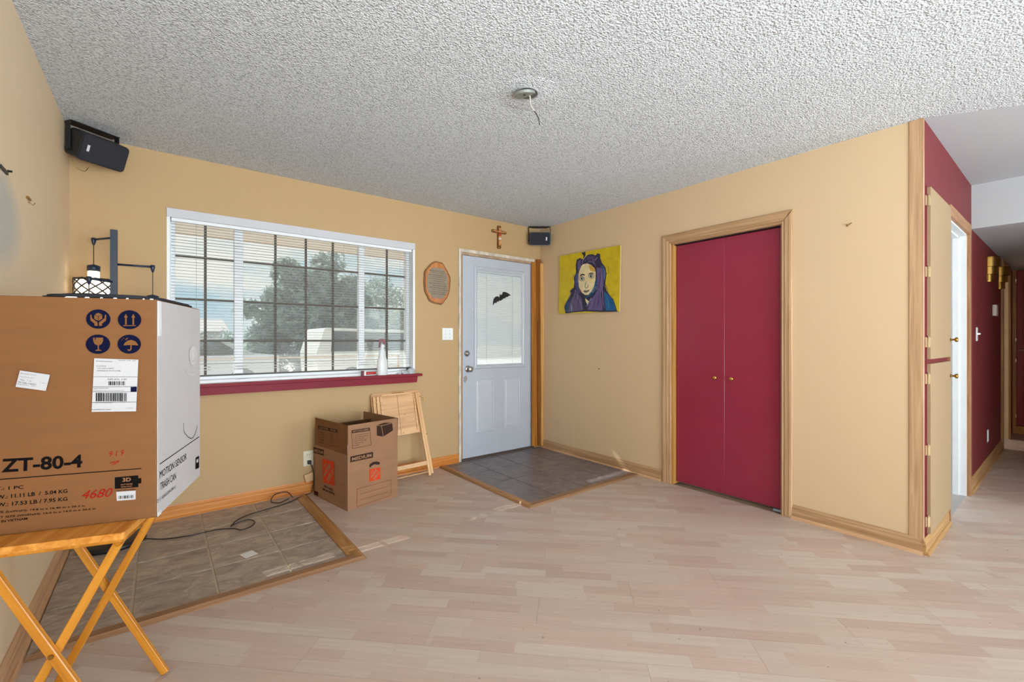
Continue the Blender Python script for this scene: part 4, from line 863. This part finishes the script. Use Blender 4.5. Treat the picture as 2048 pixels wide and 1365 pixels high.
prf.text('9 1 9', q3(1068, 362), q3(1212, 348), .0165, Mredink, .0, .3)
prf.line(q3(1072, 422), q3(1165, 400), .0022, Mredink); prf.line(q3(1095, 440), q3(1160, 410), .0022, Mredink)
prf.text('4680', q3(800, 775), q3(1100, 748), .0245, Mredink, .0, .35)
prf.poly([q3(1122, 562), q3(1350, 541), q3(1351, 570), q3(1380, 568), q3(1380, 618), q3(1351, 622), q3(1352, 656), q3(1122, 674)], Mink)
prf.text('3D', q3(1196, 606), q3(1278, 600), .0115, Mcardlight, .03); prf.text('BATTERIES', q3(1180, 640), q3(1295, 630), .0035, Mcardlight); prf.text('REQUIRED', q3(1182, 662), q3(1292, 652), .0035, Mcardlight)
prf.text('NOT INCLUDED', q3(1140, 697), q3(1325, 683), .0030, Mink)
prf.poly([q3(1136, 703), q3(1325, 690), q3(1325, 776), q3(1141, 791)], Mpaper)
rb = random.Random(3); x = 1158
while x < 1310:
    w_ = rb.choice((3, 5, 8)); prf.poly([q3(x, 742-(x-1158)*.07), q3(x+w_, 742-(x-1158)*.07), q3(x+w_, 772-(x-1158)*.07), q3(x, 772-(x-1158)*.07)], Mink); x += w_+rb.choice((4, 6, 9))
# handling marks
MCd = flat('card_ink_gap', (124, 82, 46))
for cxy in ((963, 286), (1268, 292), (960, 531), (1265, 531)): prf.disc(q2(*cxy), .0278, Mnavy)
def qp(pts, cx_, cy_): prf.poly([q2(cx_+x, cy_+y) for x, y in pts], MCd)
qp([(-38, -42), (0, -62), (38, -42), (38, -2), (0, 18), (-38, -2)], 963, 286)
for a, b in (((-38, -42), (0, -24)), ((38, -42), (0, -24)), ((0, -24), (0, 18))): prf.line(q2(963+a[0], 286+a[1]), q2(963+b[0], 286+b[1]), .0012, Mnavy)
for s_ in (-1, 1): qp([(s_*78, -38), (s_*66, -44), (s_*62, -10), (s_*30, 16), (s_*8, 30), (s_*6, 66), (s_*36, 66), (s_*38, 44), (s_*76, 14)], 963, 286)
for s_ in (-36, 36): qp([(s_-8, 50), (s_-8, -22), (s_-20, -20), (s_, -56), (s_+20, -20), (s_+8, -22), (s_+8, 50)], 1268, 292)
qp([(-62, 54), (62, 54), (62, 62), (-62, 62)], 1268, 292)
qp([(-48, -62), (-28, -64), (-34, -42), (-18, -50), (-24, -64), (50, -64), (50, -30), (36, -2), (10, 12), (10, 52), (34, 56), (34, 64), (-24, 64), (-24, 56), (-2, 52), (-2, 12), (-30, 0), (-44, -26)], 960, 531)
qp([(-56, 12), (-44, -14), (-14, -36), (22, -42), (58, -30), (84, 0), (86, 12), (24, 8), (24, 44), (14, 62), (-4, 66), (-20, 54), (-12, 48), (0, 54), (10, 46), (12, 8)], 1265, 531)
for i in range(14): prf.disc(q2(1180+rb.uniform(0, 74), 470+rb.uniform(0, 26)), .0009, MCd, n=6)
# shipping labels
prf.poly([q2(926, 668), q2(1355, 682), q2(1333, 1184), q2(900, 1190)], Mpaper)
for a, b, w_ in (((918, 848), (1345, 850), .0009), ((912, 946), (1340, 944), .0012), ((912, 994), (1338, 994), .0009), ((905, 1098), (1336, 1094), .0012)): prf.line(q2(*a), q2(*b), w_, Mink)
prf.poly([q2(1280, 948), q2(1341, 946), q2(1339, 992), q2(1280, 993)], Mnavy)
for s_, a, b, h in (('RETURN CENTER', (945, 700), (1100, 706), .0026), ('SHIP 04 26', (1160, 692), (1330, 696), .0024), ('CUSTOMER', (945, 748), (1045, 750), .0026), ('TO DELIVERY', (955, 770), (1120, 772), .0026), ('AMANDA M CULVER', (952, 794), (1185, 796), .0034),
                   ('NM ATL 1-01', (1060, 880), (1240, 880), .0046), ('USPS TRACKING', (920, 966), (1065, 964), .0026), ('Received at the dock and scanned', (920, 986), (1210, 984), .0020), ('9400 1118 9922 3387', (935, 1104), (1100, 1104), .0020), ('REFERENCE 0042', (905, 1172), (1090, 1170), .0026), ('C E M J', (1238, 1160), (1300, 1158), .0032)):
    prf.text(s_, q2(*a), q2(*b), h, Mink, .0)
for y0, y1, x0, x1 in ((892, 930, 1068, 1226), (1004, 1086, 945, 1246)):
    x = x0
    while x < x1:
        w_ = rb.choice((3, 5, 8, 11)); prf.poly([q2(x, y0), q2(x+w_, y0), q2(x+w_, y1), q2(x, y1)], Mink); x += w_+rb.choice((4, 6, 8))
prf.poly([q2(212, 785), q2(503, 828), q2(462, 984), q2(168, 945)], Mpaper)
for s_, a, b, h in (('Big package service to:', (216, 818), (372, 840), .0032), ('handling desk', (216, 850), (350, 864), .0022), ('Pkg   1 lb         1 of 1', (212, 880), (465, 918), .0030), ('W126-14431', (188, 903), (365, 930), .0042), ('Ship Route - next', (184, 922), (362, 944), .0030)):
    prf.text(s_, q2(*a), q2(*b), h, Mink, .0)
prf.build('front_print', bx_)
# side face print
prs.line(s3(1556, 434), s3(1941, 166), .0030, Mink)
prs.text('MOTION SENSOR', s3(1556, 578), s3(1818, 386), .0225, Mink, .0); prs.text('TRASH CAN', s3(1560, 692), s3(1714, 578), .0225, Mink, .0); prs.text('21.1 GALLON (80 L)', s3(1530, 824), s3(1712, 672), .0125, Mink, .0)
prs.path([s3(*p) for p in ((1788, 30), (1790, 108), (1806, 140), (1836, 172), (1862, 184), (1882, 174), (1900, 140), (1924, 58))], .0028, flat('grey_ink', (70, 62, 60)))
prs.poly([s3(1906, 372), s3(1938, 352), s3(1938, 468), s3(1904, 486)], Mink); prs.poly([s3(1912, 392), s3(1930, 380), s3(1930, 412), s3(1912, 424)], Mcardwhite)
Mfaint = flat('pale_gloss_ink', (208, 206, 207))
prs.disc(s2(1880, 640), .046, Mfaint, .034); prs.disc(s2(1880, 652), .036, Mcardwhite, .024); prs.disc(s2(1878, 640), .022, Mfaint, .018)
prs.path([s2(*p) for p in ((1800, 760), (1822, 810), (1860, 832), (1905, 822), (1945, 780))], .004, Mfaint)
prs.path([s2(*p) for p in ((1810, 740), (1830, 770), (1868, 790), (1920, 780))], .002, Mfaint)
prs.build('side_print', bx_)
Mtape = mat('clear_tape', (228, 228, 230), .15, .02)
G().box(.0008, .0022, .004, .03, BHt-.11, BHt-.004).box(.0008, .0022, .0, .03, .0, .012).build('tape', Mtape, bx_, BM, .001)
# dark lid lying on the carton
G0 = G().prism(rrect(-.300, -.004, .010, .437, .09, 8), BHt+.0025, BHt+.006).prism(rrect(-.292, -.012, .018, .430, .085, 8), BHt+.006, BHt+.011).prism(rrect(-.27, -.034, .04, .41, .08, 8), BHt+.011, BHt+.015)
tag(G0.build('rounded_lid', Mblack2, None, BM, .003), 'low black rounded lid lying on top of the carton', 'lid')
g = G(BM)
for x, w_ in ((-.215, .05), (-.17, .02), (-.135, .012), (-.105, .0165), (-.075, .012), (-.035, .009), (-.018, .0165)):
    w_ *= .6; g.add([(x, -.0006, BHt-.0012), (x+w_, -.0006, BHt-.0008), (x+w_*.9, -.0002, BHt+.0018), (x+w_*.2, .0, BHt+.0022), (x+w_*.5, .008, BHt+.002)], [(0, 1, 2, 3), (3, 2, 4)])
g.build('edge_highlights', mat('edge_highlight_white', (236, 238, 240), .2), bx_)  # white bits standing in for glints on the carton's top edge
# ================================================================== FOLDED TRAY LEANING ON WALL
# local frame: x right along wall, y up along the lean, z out towards the room
ft0 = Vector((-1.745, -.205, 0.0)); up_ = Vector((0, .175, .752)).normalized(); FM = frame(ft0, (1, 0, 0), up_)
fm = Matrix.Translation((0, 0, 0)) @ FM @ Matrix.Rotation(math.radians(1.2), 4, 'Z')
ft = thing('folded_tray_table', 'pale folded wooden tray table leaning on the tan wall', 'table', ft0)
G().prism(rrect(-.185, .270, .385, .765, .025), -.030, -.014).build('tabletop', wood('pale_panel', (190, 140, 92), (222, 174, 124), 'x', .4, 22, .05), ft, fm, .003, 2)
for a in ((-.095, .185, .735, .750), (-.110, -.092, .41, .735), (.200, .216, .41, .735)): G().box(a[0], a[1], a[2], a[3], -.014, -.006).build('batten', Mpine, ft, fm, .001)
G().box(.048, .050, .39, .735, -.0142, -.0125).build('panel_joint', mat('joint', (130, 88, 50), .8), ft, fm)
G().box(.0, .115, .742, .758, -.014, -.0115).build('maker_stamp', mat('burnt_stamp', (150, 96, 58), .8, .15, (120, 120, 120)), ft, fm)
for x0, x1, y0, y1, zz in ((-.165, -.176, 0, .735, 0), (-.135, -.146, 0, .735, 0), (.225, .262, .0, .740, 0), (.245, .290, .012, .740, -.006)):
    a = Vector((x1, y0, zz)); b = Vector((x0, y1, zz)); L_ = (b-a).length; M = frame(a, Vector(((b-a).y, -(b-a).x, 0)), Vector((0, 0, 1)), (b-a)/L_)
    G().box(-.012, .012, -.007, .010, 0, L_).build('leg', MpineZ, ft, fm @ M, .002)
G().box(-.165, .255, .095, .130, -.004, .008).build('stretcher', Mpine, ft, fm, .002)
G().box(-.165, .265, .030, .038, -.012, .004).build('stretcher', Mpine, ft, fm, .002)
for p in ((-.155, .69), (.255, .70), (.275, .36), (.1, .56), (.07, .40)): G().cyl((p[0], p[1], .009 if abs(p[0]) > .14 else -.014), (p[0], p[1], .014 if abs(p[0]) > .14 else -.011), .0055, 10).build('screw', Mbronze, ft, fm)
G().tube(smooth_path([fm @ Vector(p) for p in ((.275, .70, .0), (.300, .69, .004), (.302, .66, .004), (.285, .655, 0))]), .003, 6).build('clip', Mbrass, ft)
# ================================================================== MOVING BOX
mc = Vector((-2.323, -.590, 0)); f1 = Vector((.983, .181, 0)).normalized(); f2 = Vector((-.181, .983, 0)).normalized(); MM = frame(mc, f1, f2)
mw, md, mh, fh, th = .408, .500, .392, .208, .004
mb = thing('moving_box', 'open brown cardboard moving box with orange logo by the window', 'box', mc+f1*.2+f2*.25)
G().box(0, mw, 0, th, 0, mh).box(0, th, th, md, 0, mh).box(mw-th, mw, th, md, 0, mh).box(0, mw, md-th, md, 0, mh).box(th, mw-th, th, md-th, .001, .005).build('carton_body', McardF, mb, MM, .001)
def flap(o, x, z, w, ang, label=None, m=None):
    """o hinge start, x hinge direction, tilted by ang outward around the hinge"""
    M = frame(o, x, (0, 0, 1)) @ Matrix.Rotation(ang, 4, 'X')
    return G().prism([(0.003, 0), (w-.003, 0), (w-.004, fh), (.004, fh)], -.004, 0).build('flap', m or McardF, mb, MM @ M, .001)
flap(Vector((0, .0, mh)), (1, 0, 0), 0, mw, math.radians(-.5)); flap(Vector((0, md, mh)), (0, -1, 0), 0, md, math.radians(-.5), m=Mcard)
flap(Vector((mw, 0, mh)), (0, 1, 0), 0, md, math.radians(2)); flap(Vector((mw, md, mh)), (-1, 0, 0), 0, mw, math.radians(-38), m=McardIn)  # back flap darker: shade inside the box put into its colour
pa = Print(mc-f2*.0006, -f2); pb = Print(mc-f1*.0006, -f1)
def ra(x, y): return pa.px(620+x/6.5, 820+y/6.5)
def lb(x, y): return pb.px(620+x/6.5, 820+y/6.5)
Mbk = flat('faded_black_ink', (58, 42, 34)); Mcl = flat('bare_card', (158, 118, 88))
def stripbox(P_, f, Q, s_, m_=Mbk):
    P_.poly([f(*q) for q in Q], m_); P_.qtext(s_, [f(*q) for q in Q], (.5, .48, .86, .58), Mcl, .03)
stripbox(pa, ra, ((525, 610), (820, 548), (818, 622), (522, 686)), 'MEDIUM'); stripbox(pb, lb, ((48, 486), (182, 522), (180, 598), (50, 560)), 'MEDIUM')
stripbox(pa, ra, ((540, 268), (778, 232), (778, 270), (540, 305)), 'HOW TO FOLD & ASSEMBLE'); stripbox(pb, lb, ((104, 206), (355, 262), (355, 298), (104, 244)), 'CONTENTS    ROOM')
def outline(P_, f, pts, w_, m_):
    for i in range(len(pts)): P_.line(f(*pts[i]), f(*pts[(i+1) % len(pts)]), w_, m_)
outline(pa, ra, [(542, 305), (780, 270), (795, 458), (550, 505)], .0022, Mbk); outline(pb, lb, [(108, 244), (356, 298), (362, 490), (112, 420)], .0018, Mbk)
for i, s_ in enumerate(('1. Tape box bottom firmly', '2. Pack heavy items first', '3. Fill empty space', '4. Close the flaps tight', '5. Tape box top', '6. Label')):
    w_ = (190, 200, 150, 175, 130, 75)[i]; y = 345+i*26; pa.text(s_, ra(562, y), ra(562+w_, y-w_*.15), .0085, Mbk, .0)
for i in range(5):
    pb.text(('Books', 'Kitchen', 'Dishes', 'Linens', 'Toys')[i], lb(130, 300+i*30), lb(185, 312+i*30), .0085, Mbk, .0); pb.text(('Bedroom', 'Office', 'Living', 'Garage', 'Attic')[i], lb(262, 325+i*25), lb(308, 336+i*25), .0085, Mbk, .0)
pa.poly([ra(*q) for q in ((860, 205), (960, 162), (1075, 168), (1085, 275), (950, 360), (862, 345))], Mcl)
pa.poly([ra(*q) for q in ((866, 208), (922, 210), (950, 350), (868, 338))], Mbk); pa.poly([ra(*q) for q in ((930, 212), (1068, 176), (1078, 268), (956, 348))], Mbk); pa.poly([ra(*q) for q in ((868, 202), (965, 168), (1066, 168), (926, 205))], Mbk)
pa.poly([ra(*q) for q in ((768, 735), (780, 705), (820, 680), (870, 672), (905, 682), (906, 708), (880, 716), (840, 708), (800, 730), (782, 752))], Mbk)
def hd(P_, f, Q):
    q = [f(*p) for p in Q]; P_.poly(q, Morange); a = math.radians(45)
    P_.qtext('THE', q, (.22, .74, .30, .11), Mcl, .03, a); P_.qtext('HOME', q, (.40, .58, .74, .24), Mcl, .04, a); P_.qtext('DEPOT', q, (.66, .36, .74, .22), Mcl, .04, a)
hd(pa, ra, ((770, 775), (912, 748), (914, 900), (772, 935))); hd(pb, lb, ((164, 633), (318, 680), (322, 990), (170, 940)))
pb.text('More saving.', lb(190, 1012), lb(302, 1062), .020, Mbk, .03); pb.text('More doing.', lb(170, 1052), lb(326, 1116), .020, Mbk, .03)
pb.poly([lb(*q) for q in ((55, 1050), (108, 1070), (108, 1120), (58, 1102))], flat('dark_maroon_ink', (70, 30, 26)))
outline(pa, ra, [(612, 1030), (1052, 912), (1052, 1115), (608, 1262)], .0022, flat('maroon_ink', (120, 60, 44)))
for i, (y0, y1) in enumerate(((1100, 994), (1172, 1066))): pa.line(ra(645, y0), ra(1018, y1), .0018, flat('maroon_ink2', (120, 60, 44)))
pa.build('front_print', mb); pb.build('side_print', mb)
G().box(-.0008, .0, 0, .001, mh+.002, mh+.07).build('corner_slit', Mtape, mb, MM)
# ================================================================== THINGS ON THE SILL
sp_ = Vector((-1.846, -.028, .896))
t = thing('spray_bottle', 'white spray bottle with burgundy trigger on the window sill', 'bottle', sp_)
SM = Matrix.Translation(sp_)
Mbot = mat('milky_plastic', (226, 228, 232), .3, .02)
G(SM @ Matrix.Diagonal((1, .62, 1, 1))).lathe([(1e-5, 0), (.044, 0), (.047, .006), (.045, .10), (.044, .125), (.038, .140), (.034, .150), (.027, .19), (.022, .215), (.0145, .225), (.0145, .245)], 28).build('bottle_body', Mbot, t)
Mtrig = mat('burgundy_plastic', (108, 14, 32), .35, .02)
G(SM).lathe([(.017, .238), (.018, .240), (.018, .262), (.012, .266), (1e-5, .266)], 20).build('collar', Mbot, t)
G(SM @ frame((0, 0, 0), (1, 0, 0), (0, 0, 1))).prism([(-.034, .288), (-.032, .300), (-.016, .312), (.010, .312), (.024, .300), (.026, .262), (.012, .262), (.010, .282), (-.012, .286), (-.016, .262), (-.024, .238), (-.032, .236), (-.026, .262), (-.024, .284)], -.009, .009).build('trigger_head', Mtrig, t, None, .003, 2)
t = thing('sill_squeegee', 'small red handled scraper lying on the window sill', 'tool', (-1.95, -.03, .9))
G().box(-2.024, -2.010, -.052, -.004, .896, .940).build('blade_holder', Mtrig, t, None, .002); G().box(-2.010, -1.994, -.048, -.008, .898, .938).build('collar', Mvinyl, t, None, .004, 2)
G().tube([(-1.994, -.028, .917), (-1.97, -.028, .917), (-1.93, -.028, .918), (-1.905, -.028, .917)], .0115, 10).build('handle', mat('red_plastic', (196, 40, 38), .3), t)
g = G()
g.ball((-1.575, -.022, .915), .034, 10, 0, (1.1, .8, 1.0)).ball((-1.625, -.020, .906), .024, 8, 0, (1.6, .9, .7)).ball((-1.685, -.02, .901), .012, 6, 0, (2.2, 1, .7))
o = g.build('plastic_wrap', mat('clear_film', (228, 236, 240), .12, .04, (30, 30, 30), .8, 45, trans=.55)); tag(o, 'crumpled clear plastic wrap at right end of the sill', 'plastic')
d_ = o.modifiers.new('crumple', 'DISPLACE'); tx = bpy.data.textures.new('crumple', 'CLOUDS'); tx.noise_scale = .03; d_.texture = tx; d_.strength = .014
# ================================================================== OUTSIDE
Mgrav = mat('pale_gravel', (206, 200, 190), .95, .12, (3, 3, 3), .6, 30)
tag(G().box(-40, 60, .14, 90, -.25, -.14).build('ground', Mgrav), 'pale gravel yard outside the window', 'ground', kind='structure')
tag(G().box(XL-.5, 3.5, .14, 1.85, -.14, -.03).build('porch_slab', mat('porch_concrete', (188, 186, 180), .9, .05)), 'concrete porch slab outside the entry door', 'porch', kind='structure')
pf = thing('porch_roof', 'tan boarded porch roof overhanging the window outside', 'roof', (-1, .9, 2.3), kind='structure')
for i in range(8): G().box(XL-.6, 3.5, .15+i*.166, .15+i*.166+.162, 2.205, 2.225).build('soffit_board', mat('soffit_tan', (214, 200, 186), .8), pf)
G().box(XL-.6, 3.5, .14, 1.48, 2.226, 2.30).box(XL-.6, 3.5, 1.47, 1.50, 2.195, 2.32).build('fascia', mat('fascia_tan', (196, 176, 156), .8), pf)
tag(G().box(-3.9, -1.4, .62, .64, 1.036, 1.046).box(-3.9, -3.88, .62, .64, -.03, 1.046).box(-1.42, -1.40, .62, .64, -.03, 1.046).build('porch_rail', mat('tan_rail', (170, 140, 96), .6)), 'thin tan rail just outside the wide window', 'rail')
def foliage(c, rad, n, mats, seed, size=.14, conic=0):
    r_ = random.Random(seed); g = G(); cl_ = []
    for i in range(130):
        while True:
            p = Vector((r_.uniform(-1, 1), r_.uniform(-1, 1), r_.uniform(-1, 1)))
            if p.length < 1: break
        if conic: k_ = 1-.5*(p.z+1)/2; p.x *= k_*1.15; p.y *= k_*1.15
        cl_.append((Vector((c[0]+p.x*rad[0], c[1]+p.y*rad[1], c[2]+p.z*rad[2])), r_.uniform(.22, .42)*min(rad)))
    for i in range(n):
        cc_, rr = cl_[i % len(cl_)]; d = Vector((r_.gauss(0, 1), r_.gauss(0, 1), r_.gauss(0, 1))).normalized()*rr*r_.uniform(.5, 1.1); p = cc_+d
        a = Vector((r_.gauss(0, 1), r_.gauss(0, 1), r_.gauss(0, 1))).normalized(); b = a.cross(Vector((r_.gauss(0, 1), r_.gauss(0, 1), r_.gauss(0, 1)))).normalized(); s_ = size*r_.uniform(.5, 1.1)
        g.add([p-a*s_, p+b*s_*.4, p+a*s_, p-b*s_*.4], [(0, 1, 2, 3)], r_.randrange(len(mats)))
    return g
Ml = [translucent('leaf_%d' % i, c, .45) for i, c in enumerate(((138, 156, 160), (150, 168, 164), (166, 182, 172)))]
Ml2 = [translucent('leafb_%d' % i, c, .45) for i, c in enumerate(((136, 152, 140), (152, 166, 146), (174, 182, 164)))]
Mbark = mat('tree_bark', (96, 84, 74), .9, .1)
def tree(name, label, c, rad, n, mats, seed, size, conic=0):
    t = thing(name, label, 'tree', (c[0], c[1], -.14)); tag(foliage(c, rad, n, mats, seed, size, conic).build('foliage', mats, t), kind='stuff')
    G().cyl((c[0], c[1], -.14), (c[0], c[1], c[2]+rad[2]*.5), .16, 10, 0, .05).build('trunk', Mbark, t)
tree('shade_tree', 'large dark tree seen through the middle of the blind', (1.05, 13.5, 1.85), (2.7, 1.2, 2.45), 30000, Ml, 5, .15, 1)
tree('shade_tree', 'lighter green tree behind the right window pane', (5.1, 12.0, 1.3), (1.4, 1.2, 1.75), 14000, Ml2, 8, .13)
tree('shade_tree', 'tall thin-topped tree rising behind the large dark tree', (7.4, 23, 2.6), (1.9, 1.5, 2.4), 7000, Ml, 11, .13)
tag(foliage((-1.5, 19, .6), (1.9, .9, .95), 6000, Ml, 12, .10).build('hedge', Ml), 'low grey-green hedge left of the large dark tree', 'hedge')
tag(foliage((1.6, 6.0, .15), (1.5, .5, .42), 3500, Ml2, 13, .06).build('garden_shrub', Ml2), 'pale low shrubs outside the right half of the window', 'shrub')
hs = thing('neighbor_house', 'low pale grey house far beyond the left window pane', 'house', (-2.7, 26, -.14))
G().box(-9.5, -.6, 26, 32, -.14, 1.75).build('wall', mat('house_wall', (188, 184, 184), .9), hs)
G(Matrix(((0, 0, 1, 0), (1, 0, 0, 0), (0, 1, 0, 0), (0, 0, 0, 1)))).prism([(25.6, 1.7), (32.4, 1.7), (29, 2.5)], -9.8, -.3).build('roof', mat('house_roof', (176, 172, 174), .9), hs)
for x in (-4.6, -2.6): G().box(x, x+.9, 25.97, 26.0, .6, 1.4).build('window', mat('far_pane', (110, 120, 128), .3), hs)
def car(name, label, x, y, s, m, van):
    t = thing(name, label, 'car', (x, y, -.14)); z = -.14; M = frame((x, y, z), (s, 0, 0), (0, 0, 1), (0, -s, 0))
    if van: body = [(-2.2, .35), (2.15, .35), (2.25, .6), (2.15, .95), (1.2, 1.05), (.55, 1.62), (-2.05, 1.66), (-2.25, 1.0)]; gl = [(-1.9, 1.05), (1.0, 1.05), (.5, 1.55), (-1.85, 1.58)]
    else: body = [(-2.15, .32), (2.1, .32), (2.2, .55), (2.05, .82), (1.1, .92), (.45, 1.36), (-.9, 1.40), (-1.6, 1.0), (-2.15, .95)]; gl = [(-1.35, .98), (.95, .96), (.42, 1.30), (-.85, 1.33)]
    G().prism(body, -.85, .85).build('body', m, t, M, .08, 3)
    G().prism(gl, -.858, .858).build('window', mat('car_glass', (70, 80, 86), .1), t, M)
    for wx in (-1.35, 1.4):
        for wz in (-.86, .70): G(M @ Matrix.Translation((wx, .32, wz))).lathe([(1e-5, 0), (.32, 0), (.33, .03), (.33, .13), (.32, .16), (1e-5, .16)], 20).build('wheel', Mblack, t)
car('parked_van', 'white van parked outside in front of the dark tree', 2.0, 9.0, 1, mat('car_white', (226, 226, 222), .25), True)
car('parked_car', 'silver car parked left of the white van outside', -3.1, 9.8, -1, mat('car_silver', (186, 190, 194), .25), False)

# ------------------------------------------------------------------ groups of look-alikes
for nm, gr in (('wall_sconce', 'brass sconces along the hallway'), ('wall_speaker', 'black speakers in the ceiling corners'), ('shade_tree', 'trees outside the window'), ('trim_board', 'loose boards in the entry corner'),
               ('light_switch', 'white wall switches'), ('wall_outlet', 'wall outlets'), ('wall_hook', 'small wall hooks')):
    for o in bpy.data.objects:
        if o.parent is None and o.name.split('.')[0] == nm: o['group'] = gr
